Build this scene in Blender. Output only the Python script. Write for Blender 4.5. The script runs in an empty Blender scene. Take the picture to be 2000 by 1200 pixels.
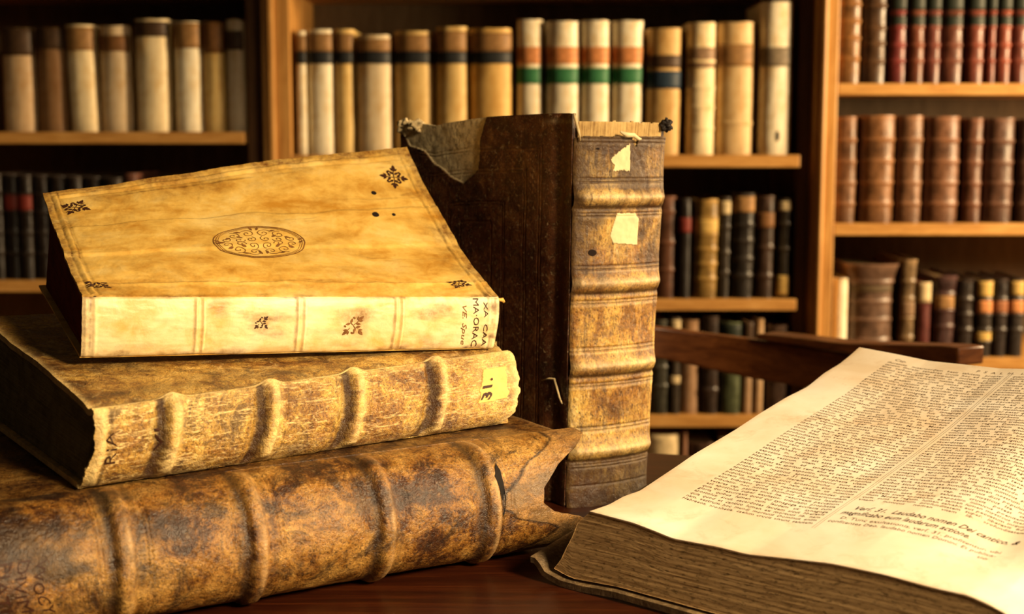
import bpy, math, random
import numpy as np
from mathutils import Vector

# ------------------------------------------------------------------ camera, world, light, exposure
PITCH = math.radians(7.2); FPX = 50/36*2000; EYE = np.array([0.0, 0.0, 1.12]); TZ = 0.75
scn = bpy.context.scene
cam_d = bpy.data.cameras.new('camera'); cam_d.lens = 50; cam_d.sensor_width = 36
cam_d.clip_start = 0.05; cam_d.clip_end = 40
cam_d.dof.use_dof = True; cam_d.dof.focus_distance = 1.22; cam_d.dof.aperture_fstop = 6.3
cam = bpy.data.objects.new('camera', cam_d); scn.collection.objects.link(cam)
cam.location = tuple(EYE); cam.rotation_euler = (math.pi/2-PITCH, 0, 0)
scn.camera = cam
world = bpy.data.worlds.new('world'); scn.world = world; world.use_nodes = True
world.node_tree.nodes['Background'].inputs[0].default_value = (1.0, 0.66, 0.36, 1)
world.node_tree.nodes['Background'].inputs[1].default_value = 0.012

def area(name, loc, aim, sx, sy, power, col, spread=180):
    d = bpy.data.lights.new(name, 'AREA'); d.shape = 'RECTANGLE'; d.size = sx; d.size_y = sy
    d.energy = power; d.color = col; d.spread = math.radians(spread)
    o = bpy.data.objects.new(name, d); scn.collection.objects.link(o); o.location = loc
    o.rotation_euler = (Vector(aim)-Vector(loc)).to_track_quat('-Z', 'Y').to_euler()
    return o
WARM = (1.0, 0.74, 0.42)
area('window_light_near', (1.45, -0.38, 2.0), (0.02, 1.10, 0.76), 0.5, 0.5, 14.0, WARM, 56)
area('window_light_far', (2.65, 2.42, 1.55), (-0.5, 3.3, 1.2), 0.35, 0.9, 88, (1.0, 0.70, 0.37), 130)
area('fill_light_behind', (-0.3, -1.6, 2.2), (0.1, 1.2, 0.85), 1.2, 1.0, 1.8, WARM)  # added weak fill from behind the camera, no such source in the room
scn.view_settings.view_transform = 'Standard'; scn.view_settings.look = 'None'
scn.view_settings.gamma = 1.0; scn.view_settings.use_curve_mapping = False
scn.view_settings.exposure = 0.0

# ------------------------------------------------------------------ helpers
def ray(px, py):
    a = (px-1000)/FPX; b = -(py-600)/FPX
    return np.array([a, math.cos(PITCH)+b*math.sin(PITCH), -math.sin(PITCH)+b*math.cos(PITCH)])
def U(px, py, Y=None, Z=None):
    d = ray(px, py); t = (Y/d[1]) if Y is not None else ((Z-EYE[2])/d[2])
    return EYE+t*d
def UP(px, py, P0, n):
    d = ray(px, py); t = np.dot(P0-EYE, n)/np.dot(d, n)
    return EYE+t*d
def unit(v): v = np.asarray(v, float); return v/np.linalg.norm(v)

def vnoise(p, seed=0):
    p = np.asarray(p, float); i = np.floor(p).astype(np.int64); f = p-i; f = f*f*(3-2*f)
    def h(x, y, z):
        n = (x*374761393+y*668265263+z*2147483647+seed*974634777) & 0xffffffff
        n = ((n ^ (n >> 13))*1274126177) & 0xffffffff
        n = n ^ (n >> 16)
        return (n & 0xffffff)/float(0xffffff)*2-1
    out = 0
    for dx in (0, 1):
        wx = f[..., 0] if dx else 1-f[..., 0]
        for dy in (0, 1):
            wy = f[..., 1] if dy else 1-f[..., 1]
            for dz in (0, 1):
                wz = f[..., 2] if dz else 1-f[..., 2]
                out = out+wx*wy*wz*h(i[..., 0]+dx, i[..., 1]+dy, i[..., 2]+dz)
    return out
def fbm(p, scale=1.0, octv=4, seed=0, gain=0.5):
    p = np.asarray(p, float)*scale; a = 1.0; s = 0; t = 0
    for k in range(octv):
        s = s+a*vnoise(p, seed+k*17); t += a; a *= gain; p = p*2.03+11.3
    return s/t
def f2(u, v, su, sv, octv=4, seed=0):
    u, v = np.broadcast_arrays(np.asarray(u, float), np.asarray(v, float))
    return fbm(np.stack([u*su, v*sv, np.zeros_like(u)+seed*3.7], -1), 1, octv, seed)
def sstep(a, b, x):
    t = np.clip((x-a)/(b-a), 0, 1); return t*t*(3-2*t)

ORIG = {}
def thing(name, label, cat, loc, group=None):
    o = bpy.data.objects.new(name, None); scn.collection.objects.link(o)
    o.empty_display_size = 0.02; o.location = tuple(loc); ORIG[o.name] = np.array(loc, float)
    o['label'] = label; o['category'] = cat
    if group: o['group'] = group
    return o
def tag(o, label, cat, group=None):
    o['label'] = label; o['category'] = cat
    if group: o['group'] = group
    return o
def mesh(name, V, F, mat, parent=None, uv=None, attrs=None, smooth=True, label=None, base=None, autosharp=None):
    V = np.asarray(V, float)
    org = ORIG[parent.name] if parent is not None else (np.array(base, float) if base is not None else np.zeros(3))
    me = bpy.data.meshes.new(name)
    me.from_pydata([tuple(v) for v in (V-org)], [], [tuple(int(i) for i in f) for f in F])
    me.update()
    if uv is not None:
        l = me.uv_layers.new(name='UVMap')
        idx = np.empty(len(me.loops), dtype=np.int32); me.loops.foreach_get('vertex_index', idx)
        l.data.foreach_set('uv', np.asarray(uv, float)[idx].astype(np.float32).ravel())
    for k, a in (attrs or {}).items():
        at = me.attributes.new(k, 'FLOAT', 'POINT'); at.data.foreach_set('value', np.asarray(a, float).ravel().astype(np.float32))
    if smooth:
        me.polygons.foreach_set('use_smooth', np.ones(len(me.polygons), dtype=bool))
        if autosharp: me.set_sharp_from_angle(angle=math.radians(autosharp))
    me.materials.append(mat)
    o = bpy.data.objects.new(name, me); scn.collection.objects.link(o)
    if parent is not None: o.parent = parent
    else: o.location = tuple(org)
    ORIG[o.name] = org
    if label: o['label'] = label
    return o
def normals(P):
    du = np.gradient(P, axis=0); dv = np.gradient(P, axis=1)
    n = np.cross(du, dv); L = np.linalg.norm(n, axis=-1, keepdims=True); L[L < 1e-12] = 1
    return n/L
def gridfaces(n, m, off=0, flip=False):
    i, j = np.meshgrid(np.arange(n-1), np.arange(m-1), indexing='ij')
    a = (i*m+j).ravel()+off; b = a+m; c = b+1; d = a+1
    return np.stack([a, d, c, b] if flip else [a, b, c, d], -1)
def shell(P, th, side=1, keep=None):
    """closed sheet of thickness th: P is the outer face, side=+1 when cross(du,dv) points outwards"""
    n, m = P.shape[:2]; N = normals(P)*side
    Q = P-N*(th[..., None] if isinstance(th, np.ndarray) else th)
    V = np.concatenate([P.reshape(-1, 3), Q.reshape(-1, 3)])
    fl = side < 0
    top = gridfaces(n, m, 0, fl); bot = gridfaces(n, m, n*m, not fl)
    if keep is not None:
        kk = (keep[:-1, :-1] & keep[1:, :-1] & keep[1:, 1:] & keep[:-1, 1:])
        k = kk.ravel(); top = top[k]; bot = bot[k]
        # rim: boundary edges of kept faces
        cnt = {}
        for f in top:
            for a, b in zip(f, np.roll(f, -1)):
                cnt[(a, b)] = 1
        rim = [(b, a, a+n*m, b+n*m) for (a, b) in cnt if (b, a) not in cnt]
    else:
        cnt = {}
        rim = []
        def strip(ids, fwd):
            for a, b in zip(ids[:-1], ids[1:]):
                rim.append((b, a, a+n*m, b+n*m) if fwd else (a, b, b+n*m, a+n*m))
        idx = np.arange(n*m).reshape(n, m)
        strip(idx[:, 0], not fl); strip(idx[-1, :], not fl); strip(idx[::-1, -1], not fl); strip(idx[0, ::-1], not fl)
    F = list(map(tuple, top))+list(map(tuple, bot))+rim
    return V, F
def dup2(a): a = np.asarray(a, float); return np.concatenate([a.reshape(-1), a.reshape(-1)])
def uv2(u, v):
    u, v = np.broadcast_arrays(u, v); q = np.stack([u.ravel(), v.ravel()], -1); return np.concatenate([q, q])
def bil(c00, c10, c01, c11, u, v):
    u = u[..., None]; v = v[..., None]
    return c00*(1-u)*(1-v)+c10*u*(1-v)+c01*(1-u)*v+c11*u*v
def grid(n, m):
    u, v = np.meshgrid(np.linspace(0, 1, n), np.linspace(0, 1, m), indexing='ij'); return u, v
def interp_poly(pts, t):
    pts = np.array(pts, float); return np.interp(t, pts[:, 0], pts[:, 1])
def hexa(c, nu=2, nv=2):
    """8 corners: bottom 0-3 ccw, top 4-7"""
    F = [(0, 3, 2, 1), (4, 5, 6, 7), (0, 1, 5, 4), (1, 2, 6, 5), (2, 3, 7, 6), (3, 0, 4, 7)]
    return np.array(c, float), F
def bxmesh(x0, x1, y0, y1, z0, z1):
    return hexa([(x0, y0, z0), (x1, y0, z0), (x1, y1, z0), (x0, y1, z0), (x0, y0, z1), (x1, y0, z1), (x1, y1, z1), (x0, y1, z1)])
def boxobj(name, b, mat, parent=None, bev=0.0015, label=None, base=None):
    V, F = bxmesh(*b)
    o = mesh(name, V, F, mat, parent, smooth=False, label=label, base=base)
    if bev:
        m = o.modifiers.new('bevel', 'BEVEL'); m.width = bev; m.segments = 2; m.limit_method = 'ANGLE'
    return o

# ------------------------------------------------------------------ materials
class Mat:
    def __init__(s, name, rough=0.6, spec=0.4):
        s.m = bpy.data.materials.new(name); s.m.use_nodes = True; s.t = s.m.node_tree
        s.b = s.t.nodes['Principled BSDF']; s.b.inputs['Roughness'].default_value = rough
        s.b.inputs['Specular IOR Level'].default_value = spec
        s.tc = s.t.nodes.new('ShaderNodeTexCoord')
    def n(s, ty, **kw):
        x = s.t.nodes.new(ty)
        for k, v in kw.items(): setattr(x, k, v)
        return x
    def put(s, a, b):
        if isinstance(a, (int, float)): b.default_value = a
        elif isinstance(a, tuple): b.default_value = a if len(a) == 4 else (*a, 1)
        else: s.t.links.new(a, b)
    def map(s, src='Object', scale=(1, 1, 1), rot=(0, 0, 0)):
        x = s.n('ShaderNodeMapping'); s.t.links.new(s.tc.outputs[src], x.inputs[0])
        x.inputs['Scale'].default_value = scale; x.inputs['Rotation'].default_value = rot
        return x.outputs[0]
    def noise(s, vec, scale, detail=4, rough=0.55, dist=0.0):
        x = s.n('ShaderNodeTexNoise'); s.t.links.new(vec, x.inputs['Vector'])
        x.inputs['Scale'].default_value = scale; x.inputs['Detail'].default_value = detail
        x.inputs['Roughness'].default_value = rough; x.inputs['Distortion'].default_value = dist
        return x.outputs['Fac']
    def voro(s, vec, scale, feature='DISTANCE_TO_EDGE', rnd=1.0):
        x = s.n('ShaderNodeTexVoronoi', feature=feature); s.t.links.new(vec, x.inputs['Vector'])
        x.inputs['Scale'].default_value = scale; x.inputs['Randomness'].default_value = rnd
        return x.outputs['Distance']
    def ramp(s, fac, stops):
        x = s.n('ShaderNodeValToRGB'); s.put(fac, x.inputs[0]); cr = x.color_ramp
        while len(cr.elements) < len(stops): cr.elements.new(0.5)
        for e, (p, c) in zip(cr.elements, stops):
            e.position = p; e.color = (c, c, c, 1) if isinstance(c, (int, float)) else (*c, 1)
        return x.outputs[0]
    def mix(s, fac, a, b, mode='MIX'):
        x = s.n('ShaderNodeMix', data_type='RGBA', blend_type=mode)
        s.put(fac, x.inputs[0]); s.put(a, x.inputs[6]); s.put(b, x.inputs[7]); return x.outputs[2]
    def math(s, op, a, b=0.0, clamp=False):
        x = s.n('ShaderNodeMath', operation=op, use_clamp=clamp); s.put(a, x.inputs[0]); s.put(b, x.inputs[1]); return x.outputs[0]
    def attr(s, name):
        x = s.n('ShaderNodeAttribute', attribute_name=name); return x.outputs['Fac']
    def bump(s, h, strength, dist=0.001, prev=None):
        x = s.n('ShaderNodeBump'); x.inputs['Strength'].default_value = strength; x.inputs['Distance'].default_value = dist
        s.put(h, x.inputs['Height'])
        if prev is not None: s.t.links.new(prev, x.inputs['Normal'])
        return x.outputs[0]
    def color(s, c): s.put(c, s.b.inputs['Base Color'])
    def normal(s, n): s.t.links.new(n, s.b.inputs['Normal'])
    def rough(s, r): s.put(r, s.b.inputs['Roughness'])

def old_leather(name, stops, stain, light, ink, rough=0.42, sc=1.0, crack=1.0, amt_stain=0.6, speck=0.7, spec=0.45, grain=(1, 1, 1), bump=0.5):
    """mottled, cracked old leather: 3-4 tone mottling, dark stains, pale scuffs, fine specks"""
    M = Mat(name, rough, spec); v = M.map('Object'); vg = M.map('Object', grain)
    n1 = M.noise(v, 16*sc, 6, 0.62, 0.4); n2 = M.noise(vg, 70*sc, 6, 0.7, 0.6); n3 = M.noise(v, 300*sc, 4, 0.7)
    f = M.math('ADD', M.math('MULTIPLY', n1, 0.5), M.math('ADD', M.math('MULTIPLY', n2, 0.33), M.math('MULTIPLY', n3, 0.17)))
    f = M.ramp(f, [(0.38, 0.0), (0.62, 1.0)])
    col = M.ramp(f, [(p, c) for p, c in stops])
    st = M.ramp(M.noise(v, 24*sc, 9, 0.78, 0.8), [(0.50, 0.0), (0.60, 1.0)])
    col = M.mix(M.math('MULTIPLY', st, amt_stain), col, stain)
    st2 = M.ramp(M.noise(vg, 110*sc, 7, 0.8, 0.6), [(0.50, 0.0), (0.60, 1.0)])
    col = M.mix(M.math('MULTIPLY', st2, 0.5*amt_stain), col, tuple(x*1.6 for x in stain))
    sp = M.ramp(M.noise(vg, 520*sc, 4, 0.85), [(0.51, 0.0), (0.62, 1.0)])
    col = M.mix(M.math('MULTIPLY', sp, speck), col, stain)
    lt = M.ramp(M.noise(vg, 190*sc, 5, 0.75, 0.5), [(0.56, 0.0), (0.74, 1.0)])
    col = M.mix(M.math('MULTIPLY', lt, 0.45), col, light)
    brk = M.noise(v, 120*sc, 5, 0.75)
    wn = M.math('MULTIPLY', M.attr('worn'), M.ramp(brk, [(0.30, 0.35), (0.55, 1.0)]))
    col = M.mix(wn, col, light)
    gr = M.math('MULTIPLY', M.attr('grime_shade'), M.ramp(brk, [(0.3, 1.0), (0.75, 0.8)]))  # dirt, plus shade painted beside some raised bands
    col = M.mix(gr, col, stain)
    ik = M.math('MULTIPLY', M.attr('ink'), M.ramp(M.noise(v, 260*sc, 3, 0.6), [(0.3, 0.3), (0.55, 1.0)]))
    col = M.mix(ik, col, ink)
    M.color(col)
    cr = M.ramp(M.voro(vg, 260*sc), [(0.0, 0.0), (0.10, 1.0)])
    h = M.math('ADD', M.math('MULTIPLY', cr, 0.10*crack), M.math('ADD', M.math('MULTIPLY', n3, 0.9), M.math('MULTIPLY', n2, 1.5)))
    M.normal(M.bump(h, bump, 0.0016))
    M.rough(M.ramp(n2, [(0.3, rough-0.12), (0.7, rough+0.16)]))
    return M.m

def vellum(name, base, warm, dark, pale, rough=0.42, streak=(5, 1, 1), amt=1.0, rot=0.0):
    M = Mat(name, rough, 0.35); v = M.map('Object'); vs = M.map('UV', (streak[1], streak[0], 1))
    n1 = M.noise(vs, 9, 6, 0.6, 0.7); n2 = M.noise(v, 45, 5, 0.65, 0.4); n3 = M.noise(v, 380, 3, 0.7)
    f = M.math('ADD', M.math('MULTIPLY', n1, 0.6), M.math('MULTIPLY', n2, 0.4))
    col = M.ramp(f, [(0.36, warm), (0.5, base), (0.66, pale)])
    bl = M.ramp(M.noise(vs, 16, 7, 0.7, 1.2), [(0.55, 0.0), (0.72, 1.0)])
    col = M.mix(M.math('MULTIPLY', bl, 0.55*amt), col, warm)
    st = M.ramp(M.noise(v, 55, 8, 0.8, 1.0), [(0.63, 0.0), (0.76, 1.0)])
    col = M.mix(M.math('MULTIPLY', st, 0.6*amt), col, dark)
    col = M.mix(M.math('MULTIPLY', M.ramp(n3, [(0.6, 0.0), (0.75, 1.0)]), 0.16), col, dark)
    brk = M.noise(v, 130, 5, 0.75)
    col = M.mix(M.math('MULTIPLY', M.attr('grime_shade'), M.ramp(brk, [(0.3, 1.0), (0.62, 0.35)])), col, dark)
    col = M.mix(M.math('MULTIPLY', M.attr('ink'), M.ramp(brk, [(0.3, 1.0), (0.7, 0.3)])), col, tuple(0.45*x for x in dark))
    M.color(col)
    M.normal(M.bump(M.math('ADD', M.math('MULTIPLY', n2, 1.0), M.math('MULTIPLY', n3, 0.25)), 0.35, 0.0015))
    return M.m

def pages(name, a, b, dark, freq=900, axis='v', speck=0.0, rough=0.85, bump=0.7):
    M = Mat(name, rough, 0.15)
    sc = (10, freq, 1) if axis == 'v' else (freq, 6, 1)
    v = M.map('UV', sc); w = M.map('UV', (1, 1, 1))
    ln = M.noise(v, 1.0, 3, 0.6); n = M.noise(w, 40, 6, 0.7, 0.3)
    col = M.ramp(M.math('ADD', M.math('MULTIPLY', ln, 0.5), M.math('MULTIPLY', n, 0.5)), [(0.35, dark), (0.5, a), (0.66, b)])
    if speck:
        sp = M.ramp(M.noise(M.map('UV', (1, 2.2, 1)), 150, 5, 0.75, 0.4), [(0.52, 0.0), (0.62, 1.0)])
        col = M.mix(M.math('MULTIPLY', sp, speck), col, tuple(0.35*x for x in dark))
    M.color(col); M.normal(M.bump(ln, bump, 0.0012)); return M.m

def plain(name, c, rough=0.6, var=0.25, sc=40, spec=0.3):
    M = Mat(name, rough, spec); n = M.noise(M.map('Object'), sc, 5, 0.65)
    M.color(M.ramp(n, [(0.3, tuple(x*(1-var) for x in c)), (0.7, tuple(min(1, x*(1+var)) for x in c))]))
    M.normal(M.bump(n, 0.2, 0.001)); return M.m

def wood(name, a, b, c, grain=(1, 14, 14), rough=0.45, sc=6, spec=0.4, coord='Object'):
    M = Mat(name, rough, spec); v = M.map(coord, grain)
    n = M.noise(v, sc, 6, 0.6, 0.8); n2 = M.noise(v, sc*7, 4, 0.7)
    col = M.ramp(M.math('ADD', M.math('MULTIPLY', n, 0.7), M.math('MULTIPLY', n2, 0.3)), [(0.33, a), (0.5, b), (0.68, c)])
    M.color(col); M.normal(M.bump(n2, 0.12, 0.001)); return M.m

# hero materials
M_BROWN = old_leather('brown_calf', [(0.0, (0.018, 0.006, 0.002)), (0.3, (0.085, 0.027, 0.005)), (0.5, (0.29, 0.125, 0.019)), (1.0, (0.62, 0.35, 0.085))],
                      (0.016, 0.007, 0.004), (0.50, 0.31, 0.13), (0.05, 0.02, 0.008), rough=0.36, spec=0.6, crack=1.0, amt_stain=0.8, speck=0.85, bump=0.75)
M_TAN = old_leather('tan_calf', [(0.0, (0.09, 0.034, 0.007)), (0.3, (0.30, 0.135, 0.022)), (0.6, (0.62, 0.37, 0.075)), (1.0, (0.84, 0.60, 0.20))],
                    (0.045, 0.018, 0.008), (0.84, 0.62, 0.26), (0.08, 0.03, 0.012), rough=0.42, crack=1.6, amt_stain=0.8, speck=0.85, bump=0.85)
M_GOLD = old_leather('golden_calf', [(0.0, (0.11, 0.042, 0.010)), (0.3, (0.34, 0.155, 0.027)), (0.6, (0.64, 0.38, 0.08)), (1.0, (0.84, 0.61, 0.22))],
                     (0.045, 0.02, 0.01), (0.90, 0.72, 0.42), (0.10, 0.04, 0.015), rough=0.45, grain=(1, 1, 0.4), amt_stain=0.5, speck=0.9, bump=0.6)
M_DARKCOVER = old_leather('dark_tooled_calf', [(0.0, (0.02, 0.007, 0.004)), (0.4, (0.075, 0.022, 0.009)), (0.7, (0.13, 0.045, 0.014)), (1.0, (0.22, 0.10, 0.03))],
                          (0.015, 0.006, 0.004), (0.80, 0.66, 0.38), (0.34, 0.17, 0.055), rough=0.42, sc=1.3)
M_VELCOVER = vellum('vellum_cover', (0.76, 0.48, 0.11), (0.52, 0.25, 0.03), (0.12, 0.035, 0.008), (0.87, 0.65, 0.24), streak=(2.6, 1, 1))
M_VELSPINE = vellum('vellum_spine', (0.86, 0.70, 0.38), (0.70, 0.44, 0.12), (0.16, 0.055, 0.014), (0.92, 0.82, 0.56), streak=(1.6, 1, 1), amt=1.1)  # paler than the cover: the light on the spine is painted in
M_INK = plain('brown_ink', (0.045, 0.014, 0.006), 0.6, 0.4, 300)
M_INKSOFT = plain('faded_ink', (0.20, 0.085, 0.022), 0.6, 0.4, 300)
M_PRINT = plain('printing_ink', (0.10, 0.058, 0.03), 0.8, 0.5, 260, 0.1)
M_PRINTDARK = plain('dark_printing_ink', (0.045, 0.025, 0.014), 0.8, 0.4, 260, 0.1)
M_PAPERLAB = plain('paper_label', (0.74, 0.62, 0.36), 0.75, 0.10, 90)
M_WORNLAB = plain('yellow_paper_label', (0.74, 0.50, 0.15), 0.7, 0.15, 90)
M_REDPAGES = pages('red_stained_page_edges', (0.16, 0.022, 0.010), (0.24, 0.04, 0.016), (0.07, 0.012, 0.007), 900)
M_DARKPAGES = pages('dirty_page_edges', (0.16, 0.13, 0.065), (0.25, 0.20, 0.10), (0.07, 0.055, 0.03), 900, speck=0.2)
M_BLOCK = pages('speckled_page_edges', (0.42, 0.27, 0.12), (0.52, 0.35, 0.17), (0.30, 0.185, 0.08), 1600, speck=0.85, bump=0.25)
M_OLDPAGES = pages('old_page_edges', (0.40, 0.28, 0.13), (0.55, 0.42, 0.22), (0.18, 0.11, 0.05), 900)

def paper_mat():
    M = Mat('old_paper', 0.8, 0.2); v = M.map('Object')
    n = M.noise(v, 9, 5, 0.6, 0.5); n2 = M.noise(v, 60, 4, 0.7); n3 = M.noise(v, 500, 3, 0.7)
    col = M.ramp(n, [(0.34, (0.78, 0.64, 0.46)), (0.52, (0.86, 0.76, 0.61)), (0.66, (0.90, 0.83, 0.71))])
    fx = M.ramp(M.noise(v, 30, 7, 0.75, 0.6), [(0.53, 0.0), (0.68, 1.0)])
    col = M.mix(M.math('MULTIPLY', fx, 0.38), col, (0.55, 0.36, 0.19))
    col = M.mix(M.math('MULTIPLY', M.attr('grime_shade'), 0.8), col, (0.50, 0.30, 0.13))
    M.color(col); M.normal(M.bump(M.math('ADD', n2, M.math('MULTIPLY', n3, 0.3)), 0.12, 0.001)); return M.m
M_PAPER = paper_mat()
M_TABLE = wood('table_mahogany', (0.014, 0.003, 0.0015), (0.036, 0.007, 0.002), (0.08, 0.018, 0.004), grain=(1.2, 26, 10), rough=0.3, sc=5)
M_CHAIR = wood('chair_mahogany', (0.06, 0.015, 0.004), (0.13, 0.040, 0.010), (0.22, 0.075, 0.020), grain=(8, 8, 40), rough=0.32, sc=3, spec=0.5)
M_SHELFWOOD = wood('bookcase_oak', (0.36, 0.16, 0.035), (0.54, 0.27, 0.068), (0.68, 0.38, 0.12), grain=(2, 20, 20), rough=0.45, sc=4)
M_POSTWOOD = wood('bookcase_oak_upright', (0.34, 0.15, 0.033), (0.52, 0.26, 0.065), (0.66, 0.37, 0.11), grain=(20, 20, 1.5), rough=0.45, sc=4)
M_SHADEPOST = wood('bookcase_shaded_side', (0.07, 0.03, 0.009), (0.13, 0.058, 0.017), (0.19, 0.09, 0.03), grain=(20, 20, 1.5), rough=0.5, sc=4)  # darker copy of the oak, shade of the uprights painted into its colour
M_BACK = wood('bookcase_back_boards', (0.10, 0.065, 0.032), (0.14, 0.095, 0.05), (0.19, 0.13, 0.07), grain=(8, 8, 1.5), rough=0.7, sc=4)
M_FLOOR = wood('floor_boards', (0.06, 0.03, 0.012), (0.12, 0.06, 0.024), (0.2, 0.1, 0.04), grain=(2, 12, 1), rough=0.5, sc=5)
M_WALL = plain('wall_plaster', (0.16, 0.11, 0.06), 0.9, 0.12, 12)

# ------------------------------------------------------------------ decals: flat ink / glyph shapes laid on a curved surface
class Decal:
    def __init__(s): s.V = []; s.F = []
    def poly(s, pts):
        o = len(s.V); s.V += [tuple(p) for p in pts]; s.F.append(tuple(range(o, o+len(pts))))
    def ellipse(s, cx, cy, rx, ry, ang=0, n=12):
        c, d = math.cos(ang), math.sin(ang)
        s.poly([(cx+rx*math.cos(t)*c-ry*math.sin(t)*d, cy+rx*math.cos(t)*d+ry*math.sin(t)*c) for t in [2*math.pi*k/n for k in range(n)]])
    def petal(s, x, y, ang, L, W):
        pts = []
        for k in range(7): t = k/6; pts.append((t*L, W*math.sin(math.pi*t**0.8)*0.5))
        for k in range(5, 0, -1): t = k/6; pts.append((t*L, -W*math.sin(math.pi*t**0.8)*0.5))
        c, d = math.cos(ang), math.sin(ang)
        s.poly([(x+a*c-b*d, y+a*d+b*c) for a, b in pts])
    def ribbon(s, pts, w):
        pts = np.array(pts, float); d = np.gradient(pts, axis=0); L = np.linalg.norm(d, axis=1, keepdims=True); L[L == 0] = 1
        nn = np.stack([-d[:, 1], d[:, 0]], -1)/L; ww = (np.asarray(w)*np.ones(len(pts)))[:, None]/2
        o = len(s.V); A = pts+nn*ww; B = pts-nn*ww
        for a, b in zip(A, B): s.V += [tuple(a), tuple(b)]
        for i in range(len(pts)-1): s.F.append((o+2*i, o+2*i+1, o+2*i+3, o+2*i+2))
    def spiral(s, cx, cy, r, turns, a0, w, sx=1.0):
        s.ribbon([(cx+sx*r*(1-t)*math.cos(a0+turns*2*math.pi*t), cy+r*(1-t)*math.sin(a0+turns*2*math.pi*t)) for t in np.linspace(0, 0.93, 22)], w)
    def add(s, V, F, M=None):
        o = len(s.V); s.V += [tuple(v) for v in V]; s.F += [tuple(i+o for i in f) for f in F]
    def build(s, name, surf, mat, parent, lift=0.0004, xf=None, label=None):
        P = np.array(s.V, float)
        if xf is not None: P = xf(P)
        return mesh(name, surf(P[:, 0], P[:, 1], lift), s.F, mat, parent, smooth=False, label=label)
def fleuron(D, cx, cy, s, ang=0.0, sy=1.0):
    """leafy stamp: four stems with a lobed leaf each, curled side leaves and buds"""
    E = Decal()
    for q in range(4):
        a = q*math.pi/2+math.pi/4; c, d = math.cos(a), math.sin(a)
        def at(x, y): return (x*c-y*d, x*d+y*c)
        E.ribbon([at(0.02, 0), at(0.25, 0.03), at(0.48, 0)], 0.05)
        for g in (-1, 1):
            x, y = at(0.20, 0.02*g); E.petal(x, y, a+g*1.0, 0.30, 0.15)
            x, y = at(0.42, 0.03*g); E.petal(x, y, a+g*0.75, 0.26, 0.13)
            x, y = at(0.30, 0.36*g); E.ellipse(x, y, 0.085, 0.06, a, 8)
        x, y = at(0.46, 0); E.petal(x, y, a, 0.38, 0.20)
    c, d = math.cos(ang), math.sin(ang)
    D.add([(cx+s*(x*c-y*d), cy+s*sy*(x*d+y*c)) for x, y in E.V], E.F)
def glyphs(txt, size, align='LEFT', width=None, spacing=1.0, offset=0.0, shear=0.0, res=2, word=1.0):
    cu = bpy.data.curves.new('glyphs', 'FONT'); cu.body = txt; cu.size = size; cu.align_x = align
    cu.resolution_u = res; cu.space_line = spacing; cu.offset = offset; cu.shear = shear; cu.space_word = word
    if width: cu.text_boxes[0].width = width
    ob = bpy.data.objects.new('glyphs', cu); scn.collection.objects.link(ob)
    bpy.context.view_layer.update()
    dg = bpy.context.evaluated_depsgraph_get(); ev = ob.evaluated_get(dg); me = ev.to_mesh()
    V = [(v.co.x, v.co.y) for v in me.vertices]; F = [tuple(p.vertices) for p in me.polygons]
    ev.to_mesh_clear(); bpy.data.objects.remove(ob); bpy.data.curves.remove(cu)
    return V, F

# ------------------------------------------------------------------ the room
def structure(name, b, mat):
    o = boxobj(name, b, mat, bev=0); o['kind'] = 'structure'; return o
structure('floor', (-3.2, 3.3, -1.2, 3.9, -0.05, 0.0), M_FLOOR)
structure('wall_back', (-3.2, 3.3, 3.72, 3.86, 0.0, 3.0), M_WALL)
# right-hand wall is pierced by a tall window, the daylight comes from there
WX = 3.15
for nm, b in (('wall_right', (WX, WX+0.15, 1.5, 3.72, 0.0, 3.0)), ):
    structure(nm, b, M_WALL)

# table: rotated slab
ta = -0.26
tdx = np.array([math.cos(ta), math.sin(ta), 0]); tdy = np.array([-math.sin(ta), math.cos(ta), 0])
tc = np.array([0.15, 1.60, 0.0])   # a point on the far edge
tbl = thing('table', 'dark red-brown polished wooden table carrying the old books', 'table', tc+np.array([0, -0.5, 0]))
def tbox(a0, a1, b0, b1, z0, z1):
    c = [tc+tdx*a+tdy*b+np.array([0, 0, z]) for z in (z0, z1) for a, b in ((a0, b0), (a1, b0), (a1, b1), (a0, b1))]
    return hexa(c)
def tpart(nm, args, bev=0.004):
    V, F = tbox(*args); o = mesh(nm, V, F, M_TABLE, tbl, smooth=False)
    m = o.modifiers.new('bevel', 'BEVEL'); m.width = bev; m.segments = 3
tpart('table_top', (-1.0, 1.0, -1.0, 0.0, TZ-0.03, TZ))
tpart('apron', (-0.93, 0.93, -0.93, -0.07, TZ-0.13, TZ-0.03))
for a in (-0.93, 0.87):
    for b in (-0.93, -0.13): tpart('leg', (a, a+0.06, b, b+0.06, 0.0, TZ-0.13))

def lathe_tube(pts, rad, n=8):
    pts = np.array(pts, float); d = np.gradient(pts, axis=0); V = []; F = []
    for i, (p, t) in enumerate(zip(pts, d)):
        t = unit(t); a = unit(np.cross(t, [0.1, 0.2, 1])); b = np.cross(t, a); r = rad[i] if hasattr(rad, '__len__') else rad
        for k in range(n): V.append(p+r*(a*math.cos(2*math.pi*k/n)+b*math.sin(2*math.pi*k/n)))
    for i in range(len(pts)-1):
        for k in range(n): F.append((i*n+k, i*n+(k+1) % n, (i+1)*n+(k+1) % n, (i+1)*n+k))
    F += [tuple(range(n-1, -1, -1)), tuple(range((len(pts)-1)*n, len(pts)*n))]
    return V, F

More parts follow.
